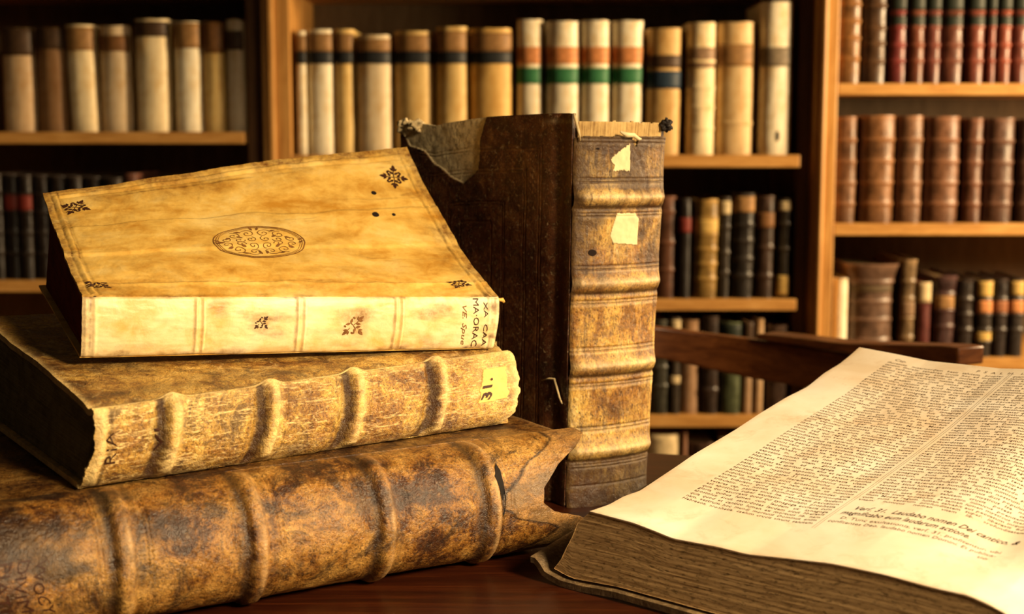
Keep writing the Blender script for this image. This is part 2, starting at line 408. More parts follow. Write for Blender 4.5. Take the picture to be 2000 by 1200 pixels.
# ------------------------------------------------------------------ chair behind the table
ch = thing('wooden_chair', 'reddish wooden chair whose curved back rail shows behind the open book', 'chair', (0.33, 1.98, 0))
def band(name, pts, th, mat, par, half=0.0):
    """curved board through photographed rows (x, distance, top, bottom); th is its thickness away from us"""
    px, Yd, yt_, yb_ = [np.array(c, float) for c in zip(*pts)]
    t = np.linspace(0, 1, 60); k = np.linspace(0, 1, len(px))
    A = np.array([U(np.interp(q, k, px), np.interp(q, k, yt_), Y=np.interp(q, k, Yd)) for q in t])
    Bq = np.array([U(np.interp(q, k, px), np.interp(q, k, yb_), Y=np.interp(q, k, Yd)) for q in t])
    for _ in range(6):
        A[1:-1] = (A[:-2]+2*A[1:-1]+A[2:])/4; Bq[1:-1] = (Bq[:-2]+2*Bq[1:-1]+Bq[2:])/4
    Bq[:, :2] = A[:, :2]
    d = np.gradient(A, axis=0); n = np.stack([-d[:, 1], d[:, 0], 0*d[:, 0]], -1); n /= np.linalg.norm(n, axis=1, keepdims=True)
    V = np.concatenate([A, Bq, Bq+n*th, A+n*th]); N = len(t); F = []
    for i in range(N-1):
        for a, b in ((0, 1), (1, 2), (2, 3), (3, 0)): F.append((a*N+i, b*N+i, b*N+i+1, a*N+i+1))
    F += [(0, 3*N, 2*N, N), (N-1, 2*N-1, 3*N-1, 4*N-1)]
    o = mesh(name, V, F, mat, par, smooth=True, autosharp=40)
    m = o.modifiers.new('bevel', 'BEVEL'); m.width = 0.004; m.segments = 3; m.limit_method = 'ANGLE'
    return o, A, Bq
_, RA, RB = band('back_rail', [(1075, 1.98, 655, 722), (1120, 2.10, 636, 702), (1190, 2.18, 630, 692), (1275, 2.22, 637, 697), (1400, 2.21, 655, 725), (1470, 2.18, 664, 741), (1560, 2.11, 676, 755), (1650, 2.03, 692, 775), (1760, 1.95, 708, 795), (1850, 1.86, 722, 815)], 0.020, M_CHAIR, ch)
band('top_cap', [(1478, 2.16, 653, 663), (1520, 2.13, 656, 671), (1560, 2.095, 661, 675), (1650, 2.015, 672, 690), (1760, 1.94, 674, 706), (1840, 1.875, 676, 715), (1872, 1.85, 680, 716)], 0.048, M_CHAIR, ch)
for (x, y, z) in (tuple(RB[2]+[0.012, 0.012, 0.006]), tuple(RB[-3]+[0.0, 0.012, 0.006])):
    V, F = lathe_tube([(x, y-0.02, 0.455), (x, y, 0.55), (x, y+0.004, z-0.06), (x, y, z)], [0.016, 0.018, 0.014, 0.013], 12); mesh('back_post', V, F, M_CHAIR, ch)
u, v = grid(24, 24); a = 2*u-1; b = 2*v-1
P = np.stack([0.325+0.255*a*np.sqrt(1-0.25*b*b), 1.94+0.215*b*np.sqrt(1-0.25*a*a), 0.452-0.008*(1-a*a)*(1-b*b)], -1)
V, F = shell(P, 0.028, 1); mesh('seat', V, F, M_CHAIR, ch, autosharp=50)
for sx in (-1, 1):
    for sy in (-1, 1):
        x = 0.325+sx*0.17; y = 1.94+sy*0.14
        V, F = lathe_tube([(x, y, 0.428), (x+sx*0.01, y+sy*0.008, 0.30), (x+sx*0.02, y+sy*0.016, 0.15), (x+sx*0.03, y+sy*0.024, 0.0)], [0.019, 0.022, 0.017, 0.013], 12)
        mesh('leg', V, F, M_CHAIR, ch)

# ------------------------------------------------------------------ bookcases
YF = 3.30                                   # spines of the shelved books
def zx(y, Y=YF): return float(U(1000, y, Y=Y)[2])
def xx(x, y=300, Y=YF): return float(U(x, y, Y=Y)[0])
Z_TOP = 1.62
def bookcase(label, xl, xr, shelves, post_w, side_w, ybase=3.70):
    r = thing('bookcase', label, 'bookcase', ((xl+xr)/2, YF, 0))
    # left upright: flat stile, raised bead, flat inner stile
    w = post_w
    boxobj('upright', (xl, xl+w, YF-0.014, ybase, 0, Z_TOP), M_POSTWOOD, r, 0.003)
    boxobj('bead', (xl+w*0.20, xl+w*0.47, YF-0.026, YF-0.0145, 0.05, Z_TOP), M_POSTWOOD, r, 0.007)
    boxobj('side_panel', (xr-side_w, xr, YF+0.03, ybase, 0, Z_TOP), M_SHADEPOST, r, 0.003)
    boxobj('back_panel', (xl+w, xr-side_w, ybase-0.02, ybase, 0, Z_TOP), M_BACK, r, 0)
    for (zt, zb) in shelves:
        boxobj('shelf', (xl+w+0.0005, xr-side_w-0.0005, YF-0.012, ybase-0.021, zb, zt), M_SHELFWOOD, r, 0.002)
    boxobj('plinth', (xl+w+0.0005, xr-side_w-0.0005, YF, YF+0.02, 0, 0.07), M_SHADEPOST, r, 0)
    return r
YS = YF-0.012
def sh(yt, yb): return (zx(yt, YS), zx(yb, YS))
SH_L = [sh(-21, -45), sh(258, 281), sh(548, 571), sh(820, 843)]
SH_M = [sh(-20, -44), sh(303, 327), sh(585, 607), sh(812, 835), sh(1030, 1054)]
SH_R = [sh(-110, -133), sh(163, 186), sh(437, 460), sh(700, 723), sh(940, 963)]
XL0 = -1.95; X1 = xx(515, Y=YF-0.014); X1R = xx(515, Y=YF+0.03)
X2 = xx(1590, Y=YF-0.014); PW = xx(570, Y=YF-0.014)-X1; PW2 = xx(1633, Y=YF-0.014)-X2
bookcase('left bookcase bay, with the shadowed row of pale vellum books', XL0, X1-0.001, SH_L, 0.06, X1-0.001-xx(485, Y=YF+0.03))
bookcase('middle bookcase bay, behind the tall standing book', X1, X2-0.001, SH_M, PW, X2-0.001-xx(1556, Y=YF+0.03))
bookcase('right bookcase bay, brightest shelves at the right edge', X2, X2+1.25, SH_R, PW2, 0.05)

# ------------------------------------------------------------------ shelved books
_mc = {}
def cover_mat(kind, c):
    k = (kind, c)
    if k in _mc: return _mc[k]
    c = tuple(c)
    if kind == 'v':
        m = vellum('vellum_binding', c, tuple(x*s for x, s in zip(c, (0.82, 0.66, 0.42))), tuple(x*0.28 for x in c), tuple(min(1, x*1.12+0.03) for x in c), rough=0.55, streak=(0.35, 1.2, 1), amt=1.0)
    else:
        c = tuple(x*0.74 for x in c); d = tuple(x*0.22 for x in c); l = tuple(min(1, x*2.0+0.02) for x in c)
        m = old_leather('leather_binding', [(0.0, d), (0.4, tuple(x*0.7 for x in c)), (0.65, c), (1.0, tuple(min(1, x*1.5) for x in c))],
                        tuple(x*0.25 for x in c), l, tuple(x*0.2 for x in c), rough=0.36, sc=0.55, crack=0.4, amt_stain=0.7, speck=0.4, bump=0.25)
    _mc[k] = m; return m
_lc = {}
def lab_mat(c):
    if c not in _lc: _lc[c] = plain('spine_label', c, 0.55, 0.3, 60)
    return _lc[c]
rnd = random.Random(11)
LABC = dict(black=(0.018, 0.02, 0.022), brown=(0.17, 0.075, 0.022), orange=(0.60, 0.24, 0.08), green=(0.03, 0.16, 0.06), navy=(0.012, 0.028, 0.05),
            darkbrown=(0.055, 0.028, 0.012), olive=(0.012, 0.017, 0.010), grey=(0.22, 0.17, 0.11), taupe=(0.26, 0.16, 0.09), red=(0.16, 0.02, 0.012),
            cream=(0.60, 0.47, 0.26), gold=(0.55, 0.36, 0.10), rust=(0.32, 0.12, 0.05), mid=(0.30, 0.16, 0.055), dim=(0.10, 0.065, 0.03))
def shelf_book(label, x0, x1, yt, yb, kind, c, shelf_z, bands=(), labels=(), group=None, lean=0.0, depth=0.20, bulge=None, flare=0.0, setback=None, cap=0.0, pages_m=None):
    """x0..yb: extent of the spine; bands/labels are heights on the spine as fractions from the top"""
    ym = (yt+yb)/2; sb = rnd.uniform(0.0, 0.010) if setback is None else setback
    Y = YF+sb; xa = xx(x0, ym)+0.0008; xb = xx(x1, ym)-0.0008; z0 = shelf_z+0.0004; z1 = zx(yt, Y)
    w = xb-xa; H = z1-z0; bul = (0.38*w if bulge is None else bulge); xm = (xa+xb)/2
    # outline in plan: left board, rounded spine, right board
    th = 0.0028; ns = 16
    t = np.linspace(0, 1, ns); arc = [(xa+w*(0.5-0.5*math.cos(math.pi*s)), -bul*math.sin(math.pi*s)**0.75) for s in t]
    prof = np.array([(xa, depth), (xa, depth*0.5), (xa, 0.012), (xa, 0.004)]+arc[1:-1]+[(xb, 0.004), (xb, 0.012), (xb, depth*0.5), (xb, depth)])
    zs = [0, 0.006, 0.02]+list(np.linspace(0.03, 0.97, 26))+[0.98, 0.994, 1.0]
    for b in bands: zs += [1-b+k*0.004/H for k in (-2.2, -1.5, -0.8, 0, 0.8, 1.5, 2.2)]
    zs = np.array(sorted(set(round(min(1, max(0, z)), 4) for z in zs)))
    n, m = len(prof), len(zs)
    P = np.zeros((n, m, 3)); P[..., 0] = prof[:, None, 0]; P[..., 1] = Y+bul+prof[:, None, 1]; P[..., 2] = z0+H*zs[None, :]
    wgt = sstep(0.006, -0.001, prof[:, 1])[:, None]
    outn = np.stack([(prof[:, 0]-xm)/w*1.4, -np.ones(n)*1.0], -1); outn /= np.linalg.norm(outn, axis=1, keepdims=True)
    disp = np.zeros((n, m))
    for b in bands: disp += 0.0032*np.exp(-((zs[None, :]-(1-b))*H/0.0035)**2)
    seed = rnd.randint(0, 999)
    disp += 0.0016*f2(prof[:, None, 0]*60, zs[None, :]*H*14, 1, 1, 3, seed)+flare*np.maximum(0, zs[None, :]-0.72)**1.5*0.5
    disp -= 0.0016*np.exp(-((zs[None, :]-0.955)*H/0.004)**2)
    P[..., 0] += (disp*wgt)*outn[:, None, 0]; P[..., 1] += (disp*wgt)*outn[:, None, 1]
    if flare: P[..., 0] += (P[..., 0]-xm)/w*flare*np.maximum(0, zs[None, :]-0.72)**1.4
    P[:, -1, 2] += 0.0022*f2(prof[:, 0]*90, 0, 1, 1, 3, seed+5); 
    P[..., 0] += lean*zs[None, :]*H
    V, F = shell(P, th, 1)
    uu = np.cumsum(np.r_[0, np.linalg.norm(np.diff(prof, axis=0), axis=1)])
    worn = (np.exp(-((zs[None, :]-1)*H/0.006)**2)+sum([np.exp(-((zs[None, :]-(1-b))*H/0.004)**2)*0.5 for b in bands], 0*zs[None, :]))*np.ones((n, 1))
    grime_shade = 0.5*sstep(0.12, 0.0, zs[None, :])*np.ones((n, 1))
    r = thing('shelved_book', label, 'book', (xm, Y, shelf_z), group)
    mesh('binding', V, F, cover_mat(kind, c), r, uv=uv2(uu[:, None]*np.ones((1, m)), zs[None, :]*H*np.ones((n, 1))), attrs=dict(worn=dup2(worn*(0.8 if kind != 'v' else 0.1)), grime_shade=dup2(grime_shade)), autosharp=60)
    Vb, Fb = bxmesh(xa+th+0.0006, xb-th-0.0006, Y+bul+0.006, Y+depth-0.006, z0+0.003, z1-0.006)
    Vb = np.array(Vb); Vb[:, 0] += lean*(Vb[:, 2]-z0)
    uvb = np.stack([Vb[:, 1], Vb[:, 0]], -1)
    mesh('page_block', Vb, Fb, pages_m or M_OLDPAGES, r, uv=uvb, smooth=False)
    for (ta_, tb_, ck) in labels:
        za, zb = 1-tb_, 1-ta_
        k = 14; tt = np.linspace(0.03, 0.97, k); hh = np.linspace(za, zb, 6)
        a = np.array([(xa+w*(0.5-0.5*math.cos(math.pi*s)), -bul*math.sin(math.pi*s)**0.75) for s in tt])
        Q = np.zeros((k, 6, 3)); Q[..., 0] = a[:, None, 0]; Q[..., 1] = Y+bul+a[:, None, 1]; Q[..., 2] = z0+H*hh[None, :]
        on = np.stack([(a[:, 0]-xm)/w*1.4, -np.ones(k)], -1); on /= np.linalg.norm(on, axis=1, keepdims=True)
        ex = 0.0016+0.0004*f2(a[:, None, 0]*60, hh[None, :]*H*14, 1, 1, 3, seed)+0*hh[None, :]
        Q[..., 0] += ex*on[:, None, 0]; Q[..., 1] += ex*on[:, None, 1]
        Q[:, 0, 2] += 0.0010*f2(a[:, 0]*200, 0, 1, 1, 2, seed); Q[..., 0] += lean*hh[None, :]*H
        Vq, Fq = shell(Q, 0.0012, 1)
        mesh('title_label', Vq, Fq, lab_mat(LABC[ck]), r, label={'black': 'black title band', 'navy': 'dark blue title label', 'green': 'green title label', 'orange': 'orange title label'}.get(ck, None))
    return r

ZL = [a for a, b in SH_L]; ZM = [a for a, b in SH_M]; ZR = [a for a, b in SH_R]
CREAM = (0.80, 0.66, 0.40); WHITE = (0.86, 0.77, 0.56); YEL = (0.76, 0.54, 0.20); GOLD = (0.66, 0.42, 0.12); TAN = (0.56, 0.36, 0.13)
B = shelf_book
G = 'vellum books on the upper left shelf'
z = ZL[1]
B('shadowed parchment book at the left picture edge of the upper left shelf', -2, 62, 55, 257, 'v', (0.52, 0.36, 0.2), z, labels=[(0, .26, 'darkbrown')], group=G)
B('dark brown stained book, darkest on the upper left shelf', 66, 124, 55, 257, 'v', (0.22, 0.115, 0.045), z, labels=[(0, .2, 'darkbrown')], group=G)
B('cream book leaning right, its left cover corner torn off, on the upper left shelf', 130, 186, 48, 258, 'v', CREAM, z, labels=[(.02, .24, 'mid')], group=G, lean=-0.03)
B('greyish cream book with dark band under a pale head, upper left shelf', 190, 250, 50, 257, 'v', (0.62, 0.48, 0.30), z, labels=[(.09, .24, 'brown')], group=G)
B('widest cream book with dark cap and a knot mark, upper left shelf', 260, 327, 37, 256, 'v', CREAM, z, labels=[(.02, .155, 'darkbrown')], group=G)
B('bright cream wrinkled book with brown head, upper left shelf', 337, 391, 42, 256, 'v', WHITE, z, labels=[(.01, .24, 'mid')], group=G)
B('narrow ochre yellow book with dark brown head, upper left shelf', 394, 436, 43, 255, 'v', YEL, z, labels=[(0, .28, 'brown')], group=G)
B('grey-cream book with dark band, last on the right of the upper left shelf', 440, 474, 38, 254, 'v', (0.60, 0.50, 0.34), z, labels=[(.10, .27, 'darkbrown')], group=G)
G = 'dark books on the lower left shelf'
z = ZL[2]
xs = [(-22, 4, 'leftmost of the dark books on the lower left shelf, cut by the picture edge'), (6, 33, 'dark book with a dull red label, lower left shelf'), (35, 62, 'black book with the brightest red label, lower left shelf'),
      (64, 92, 'black book just left of the tilted vellum book, lower left shelf'), (95, 128, 'black book showing only its head above the vellum cover corner, lower left shelf'),
      (131, 160, 'second black head showing above the vellum cover, lower left shelf'), (163, 196, 'third black head showing above the vellum cover, lower left shelf'), (199, 240, 'fourth black head above the vellum cover, beside the pale spot'),
      (243, 268, 'dark book with a small pale red head above the vellum cover, lower left shelf')]
for k, (a, b, l) in enumerate(xs):
    B(l, a, b, 344+(k*37) % 9-4-(8 if k == 8 else 0), 547, 'l', (0.022, 0.012, 0.007) if k != 8 else (0.16, 0.06, 0.035), z, bands=(.18, .35, .55, .75), labels=[(.19, .34, 'red')] if k in (1, 2) else (), group=G)
G = 'pale books on the middle top shelf'
z = ZM[1]
bk = [(.15, .265, 'black')]
def bl(h=302, t=60, b0=None): # black band at fixed picture height
    return [(0.0+8/(303-t), (100-t)/(303-t), 'mid'), ((100-t)/(303-t), (124-t)/(303-t), 'black')]
B('narrow cream book with black band, first beside the left upright on the middle top shelf', 579, 598, 61, 303, 'v', WHITE, z, labels=bl(t=61), group=G)
B('white book with brown head and black band, middle top shelf', 600, 650, 57, 303, 'v', WHITE, z, labels=bl(t=57), group=G)
B('narrow yellow book with rust head and black band, middle top shelf', 653, 691, 57, 303, 'v', YEL, z, labels=bl(t=57), group=G)
B('broad cream-grey book with black band and dark foot mark, middle top shelf', 694, 765, 68, 303, 'v', (0.74, 0.60, 0.38), z, labels=bl(t=68), group=G)
B('broad golden book with black band, above the curled leather corner', 768, 847, 60, 303, 'v', (0.66, 0.46, 0.17), z, labels=bl(t=60), group=G)
B('golden book with ochre head and black band, middle top shelf', 851, 912, 52, 303, 'v', (0.66, 0.46, 0.17), z, labels=bl(t=52), group=G)
B('widest deep golden book with black band, left of the four green-label books', 916, 1002, 55, 303, 'v', (0.70, 0.44, 0.13), z, labels=bl(t=55), group=G)
for (a, b, t, l) in ((1010, 1061, 38, 'first from the left of four white books with orange and green labels'), (1067, 1132, 41, 'second from the left of four white books with orange and green labels'),
                     (1136, 1191, 40, 'third from the left of four white books with orange and green labels'), (1196, 1258, 40, 'last on the right of four white books with orange and green labels')):
    B(l, a, b, t, 303, 'v', WHITE, z, labels=[((91-t)/(303-t), (124-t)/(303-t), 'orange'), ((132-t)/(303-t), (163-t)/(303-t), 'green')], group='white books with orange and green labels')
B('mottled tan book with black and navy labels, right of the four green-label books', 1263, 1331, 55, 303, 'v', TAN, z, labels=[(.21, .31, 'darkbrown'), (.335, .475, 'navy')], group=G, lean=0.01)
B('cream book with raised bands and grey-brown label, middle top shelf', 1343, 1398, 44, 302, 'v', CREAM, z, bands=(.29, .49, .64, .8), labels=[(.185, .34, 'taupe')], group=G)
B('tan blotched book with brown label, middle top shelf', 1402, 1477, 43, 300, 'v', (0.60, 0.42, 0.20), z, bands=(.76,), labels=[(.165, .33, 'mid')], group=G)
_tall = B('tallest white book with grey label and dark hole, right end of middle top shelf', 1487, 1551, 3, 300, 'v', WHITE, z, labels=[(.295, .42, 'grey')], group=G, setback=0.004)
u, v = grid(14, 8); _c = U(1519, 266, Y=YF+0.0035)
P = _c+np.stack([0.0045*np.cos(u*2*math.pi)*np.sin(v*math.pi), 0.0012*np.sin(u*2*math.pi)*np.sin(v*math.pi), 0.0125*np.cos(v*math.pi)], -1)
mesh('dark_hole', P.reshape(-1, 3), gridfaces(14, 8, 0, True), lab_mat((0.02, 0.014, 0.008)), _tall, label='dark hole near the foot')  # flat dark blob in place of the hole's shaded inside
G = 'leather books on the middle second shelf'
z = ZM[2]
B('dark brown book hidden mostly behind the standing book, middle second shelf', 1232, 1276, 386, 584, 'l', (0.05, 0.022, 0.012), z, bands=(.2, .4, .6, .8), group=G)
B('reddish brown book just right of the standing book, middle second shelf', 1281, 1322, 384, 584, 'l', (0.17, 0.065, 0.03), z, bands=(.15, .45, .72), group=G)
B('black book with dull red label, middle second shelf', 1325, 1350, 388, 584, 'l', (0.02, 0.013, 0.009), z, labels=[(.19, .34, 'red')], group=G)
B('bright yellow mottled book with raised bands, middle second shelf', 1356, 1402, 390, 584, 'l', (0.42, 0.25, 0.06), z, bands=(.19, .35, .5, .65, .8), labels=[(.20, .34, 'gold')], group=G, lean=0.01)
B('thin black book with cream head label, middle second shelf', 1404, 1427, 385, 584, 'l', (0.05, 0.035, 0.022), z, bands=(.3, .55, .75), labels=[(.04, .17, 'cream')], group=G, lean=0.01)
B('tallest black book with worn tan head label, middle second shelf', 1430, 1474, 378, 584, 'l', (0.03, 0.022, 0.016), z, bands=(.3, .45, .62, .78), labels=[(.03, .18, 'mid')], group=G, lean=0.008)
B('very dark brown book with ochre upper label, middle second shelf', 1477, 1513, 383, 584, 'l', (0.06, 0.028, 0.014), z, bands=(.5, .78), labels=[(.16, .31, 'brown')], group=G, lean=0.008)
B('thin dark book with pale head and gold foot, right end of middle second shelf', 1519, 1545, 388, 584, 'l', (0.05, 0.035, 0.018), z, bands=(.25, .5), labels=[(.03, .12, 'cream'), (.77, .97, 'gold')], group=G, lean=0.006)
G = 'small books on the middle third shelf'
z = ZM[3]
B('dark green-black book with a bright edge, first right of the standing book, third shelf', 1272, 1306, 626, 811, 'l', (0.06, 0.055, 0.035), z, bands=(.3, .5, .7), group=G)
B('black book with cream head and pale foot, behind the chair rail', 1309, 1329, 622, 811, 'l', (0.07, 0.05, 0.032), z, labels=[(.02, .12, 'cream'), (.6, .68, 'cream')], group=G)
B('pinkish brown vellum book below the chair rail, third shelf', 1332, 1369, 626, 811, 'v', (0.36, 0.22, 0.125), z, group=G)
B('very dark book between the pinkish and the green book, third shelf', 1372, 1405, 619, 811, 'l', (0.05, 0.028, 0.018), z, bands=(.3, .52, .75), group=G)
B('green book with a rib, behind the chair rail on the third shelf', 1408, 1449, 630, 811, 'l', (0.11, 0.13, 0.06), z, bands=(.55,), labels=[(.02, .3, 'olive')], group=G)
B('left one of the twin slim taupe books, third shelf', 1452, 1472, 628, 811, 'v', (0.40, 0.26, 0.15), z, labels=[(0, .25, 'darkbrown')], group=G)
B('right one of the twin slim taupe books, third shelf', 1474, 1492, 624, 811, 'v', (0.44, 0.29, 0.16), z, group=G)
B('dull brown book at the right end of the third shelf', 1500, 1542, 637, 811, 'l', (0.10, 0.055, 0.035), z, bands=(.3, .6), group=G)
z = ZM[4]
G = 'books on the middle bottom shelf'
B('book with large cream upper label, bottom shelf right of the standing book', 1262, 1328, 850, 1028, 'l', (0.14, 0.065, 0.025), z, labels=[(.0, .31, 'cream')], group=G)
B('thin dark book with pinkish head beside the cream-label book, bottom shelf', 1332, 1343, 845, 1028, 'v', (0.30, 0.16, 0.10), z, group=G)
B('low dark book just above the open page edge, bottom shelf', 1346, 1400, 866, 1028, 'l', (0.08, 0.04, 0.022), z, group=G)
B('dark book with pale head spot above the open page edge, bottom shelf', 1404, 1440, 856, 1028, 'l', (0.06, 0.035, 0.02), z, labels=[(.0, .05, 'cream')], group=G)
G = 'leather books on the right top shelf'
z = ZR[1]
B('golden brown book beside the right upright, right top shelf', 1640, 1684, -60, 162, 'l', (0.34, 0.15, 0.04), z, bands=(.3, .45, .6, .78), group=G)
B('dark brown book with peeled foot corner, right top shelf', 1690, 1738, -55, 162, 'l', (0.12, 0.055, 0.02), z, bands=(.3, .5, .64, .8), group=G)
rr = [(1741, 1775, 'first'), (1778, 1808, 'second'), (1812, 1841, 'third'), (1845, 1886, 'fourth'), (1891, 1926, 'fifth'), (1930, 1948, 'sixth, the thinnest,'), (1951, 1978, 'seventh'), (1981, 2012, 'eighth')]
rc = [(0.26, 0.04, 0.035), (0.24, 0.065, 0.03), (0.22, 0.055, 0.035), (0.19, 0.055, 0.028), (0.25, 0.055, 0.028), (0.28, 0.05, 0.028), (0.32, 0.065, 0.03), (0.22, 0.05, 0.03)]
for (a, b, nm), c in zip(rr, rc):
    B('%s of the red books with black labels from the left, right top shelf' % nm, a, b, -60, 163, 'l', c, z, bands=(.37, .5, .66, .80), labels=[(.22, .355, 'olive'), (.405, .505, 'olive')], group='red books with black labels')
G = 'brown leather books on the right middle shelf'
z = ZR[2]
c = (0.27, 0.12, 0.05)
for (a, b, t, cc, l) in ((1634, 1675, 228, c, 'russet book half behind the right upright, right middle shelf'), (1683, 1751, 226, (0.32, 0.14, 0.05), 'broad russet book with bright right edge, right middle shelf'),
                        (1755, 1806, 227, (0.28, 0.13, 0.06), 'medium russet book between two broad ones, right middle shelf'), (1811, 1880, 228, (0.26, 0.11, 0.05), 'widest russet book with reddish head, right middle shelf'),
                        (1886, 1922, 231, (0.20, 0.075, 0.035), 'narrow darker russet book, right middle shelf'), (1929, 1987, 231, (0.15, 0.065, 0.035), 'dark plum-brown book with red head, right middle shelf'),
                        (1992, 2030, 233, (0.10, 0.045, 0.025), 'dark book cut by the right picture edge, right middle shelf')):
    B(l, a, b, t, 437, 'l', cc, z, bands=(.22, .42, .62, .82), group=G)
G = 'worn books on the right lower shelf'
z = ZR[3]
B('short narrow white vellum book beside the right upright', 1632, 1658, 545, 698, 'v', (0.90, 0.80, 0.58), z, group=G, depth=0.14)
B('broad banded brown book with flaring head, right lower shelf', 1662, 1750, 517, 698, 'l', (0.21, 0.115, 0.07), z, bands=(.19, .40, .6, .82), labels=[(.23, .3, 'dim')], group=G, flare=0.12, pages_m=M_DARKPAGES)
B('tall slim tan book with grey lower label, right of the broad banded book', 1763, 1790, 508, 698, 'l', (0.30, 0.19, 0.09), z, bands=(.22, .40, .60, .8), labels=[(.43, .58, 'taupe')], group=G, flare=0.03)
B('slim dull red book with pale head label, right lower shelf', 1794, 1820, 552, 698, 'l', (0.20, 0.05, 0.04), z, labels=[(.0, .27, 'cream')], group=G)
B('purplish black book with tan label and flaring head, right lower shelf', 1827, 1866, 540, 698, 'l', (0.10, 0.045, 0.04), z, bands=(.22, .42, .62), labels=[(.24, .41, 'mid')], group=G, flare=0.05)
B('plain near-black book, right lower shelf', 1872, 1905, 547, 698, 'l', (0.04, 0.024, 0.016), z, bands=(.25, .45, .65), group=G)
B('black book with glinting gold tooling and orange label, right lower shelf', 1909, 1940, 547, 698, 'l', (0.05, 0.035, 0.024), z, bands=(.25, .45, .65, .8), labels=[(.02, .22, 'gold'), (.27, .43, 'orange'), (.68, .8, 'gold')], group=G)
B('black book with dull rust label, right lower shelf', 1943, 1970, 547, 698, 'l', (0.045, 0.03, 0.024), z, bands=(.25, .45, .65), labels=[(.27, .43, 'rust')], group=G)
B('black book with gold and orange label touching the right picture edge', 1974, 2003, 547, 698, 'l', (0.05, 0.036, 0.028), z, bands=(.25, .45, .65), labels=[(.02, .2, 'gold'), (.27, .43, 'orange')], group=G)
#HERO
# ------------------------------------------------------------------ tools for the big books
def proj(P):
    P = np.asarray(P, float)-EYE
    F = np.array([0, math.cos(PITCH), -math.sin(PITCH)]); Up = np.array([0, math.sin(PITCH), math.cos(PITCH)])
    d = P@F; return np.stack([1000+FPX*P[..., 0]/d, 600-FPX*(P@Up)/d], -1)
def inv(surf, pts, a0=0, a1=1, b0=0, b1=1):
    """surface coordinates of points known in the photograph"""
    n = 140; a, b = np.meshgrid(np.linspace(a0, a1, n), np.linspace(b0, b1, n), indexing='ij')
    Q = proj(surf(a.ravel(), b.ravel(), 0.0)); out = []
    for p in pts:
        k = np.argmin(((Q-np.array(p))**2).sum(1)); x = np.array([a.ravel()[k], b.ravel()[k]])
        out.append(x)
    return np.array(out)
def inside(poly, x, y):
    poly = np.asarray(poly, float); c = np.zeros(np.shape(x), bool); n = len(poly); j = n-1
    for i in range(n):
        xi, yi = poly[i]; xj, yj = poly[j]
        k = ((yi > y) != (yj > y)) & (x < (xj-xi)*(y-yi)/((yj-yi)+1e-12)+xi); c ^= k; j = i
    return c
def surfaced(fn, eps=1e-3):
    """wrap point function fn(a,b) so that a lift along its normal can be asked for"""
    def S(a, b, lift=0.0):
        a = np.asarray(a, float); b = np.asarray(b, float); P = fn(a, b)
        if np.any(lift):
            N = np.cross(fn(a+eps, b)-fn(a-eps, b), fn(a, b+eps)-fn(a, b-eps)); N /= np.linalg.norm(N, axis=-1, keepdims=True)+1e-12
            P = P+N*S.side*lift
        return P
    S.side = 1; return S
def facing(S):
    """make the normal of S look at the camera side"""
    P = S(np.array([0.5]), np.array([0.5])); Q = S(np.array([0.5]), np.array([0.5]), 0.001)
    if np.dot((Q-P)[0], (EYE-P[0])) < 0: S.side = -S.side
    return S
def sheet(name, S, n, m, th, mat, parent, uvs, attrs=None, keep=None, a=(0, 1), b=(0, 1), sharp=None, label=None, apos=None, bpos=None):
    A = np.linspace(*a, n) if apos is None else np.asarray(apos); Bq = np.linspace(*b, m) if bpos is None else np.asarray(bpos)
    u, v = np.meshgrid(A, Bq, indexing='ij'); P = S(u, v)
    V, F = shell(P, th, S.side, keep(u, v) if keep else None)
    at = {k: dup2(np.broadcast_to(f(u, v), u.shape)) for k, f in (attrs or {}).items()}
    o = mesh(name, V, F, mat, parent, uv=uv2(u*uvs[0], v*uvs[1]), attrs=at, autosharp=sharp, label=label)
    if keep:
        me = o.data; used = np.zeros(len(me.vertices), bool)
        for p in me.polygons:
            for q in p.vertices: used[q] = True
        import bmesh
        bm = bmesh.new(); bm.from_mesh(me); bm.verts.ensure_lookup_table()
        bmesh.ops.delete(bm, geom=[bm.verts[i] for i in np.where(~used)[0]], context='VERTS'); bm.to_mesh(me); bm.free()
    return o
def patch(name, S, pts_px, mat, parent, lift, th, n=36, label=None, rag=0.0):
    q = inv(S, pts_px); a0, b0 = q.min(0)-0.004; a1, b1 = q.max(0)+0.004
    def k(u, v): return inside(q, u+rag*f2(u, v, 90, 90, 3, 5), v+rag*f2(u, v, 90, 90, 3, 9))
    S2 = lambda u, v, l=0.0: S(u, v, lift+l)
    S2.side = S.side
    return sheet(name, S2, n, n, th, mat, parent, (1, 1), keep=k, a=(a0, a1), b=(b0, b1), label=label)
def gauss(x, s): return np.exp(-(x/s)**2)
def slab(name, c8, mat, parent, n=2, uvs=(1, 1), rag=0.0):
    """page block from 8 corners: bottom 0..3, top 4..7; subdivided so its edges can be uneven"""
    c = [np.array(q, float) for q in c8]; V = []; F = []; UVs = []
    quads = [(0, 1, 5, 4), (1, 2, 6, 5), (2, 3, 7, 6), (3, 0, 4, 7), (4, 5, 6, 7), (3, 2, 1, 0)]
    k = 24
    for (a, b, d, e) in quads:
        u, v = grid(k, k); P = bil(c[a], c[b], c[e], c[d], u, v); o = len(V)
        ww = np.linalg.norm(c[b]-c[a]); hh = np.linalg.norm(c[e]-c[a])
        V += list(P.reshape(-1, 3)); F += [tuple(f) for f in gridfaces(k, k, o)]; UVs += list(np.stack([u.ravel()*ww, v.ravel()*hh], -1))
    return mesh(name, V, F, mat, parent, uv=np.array(UVs), smooth=False)

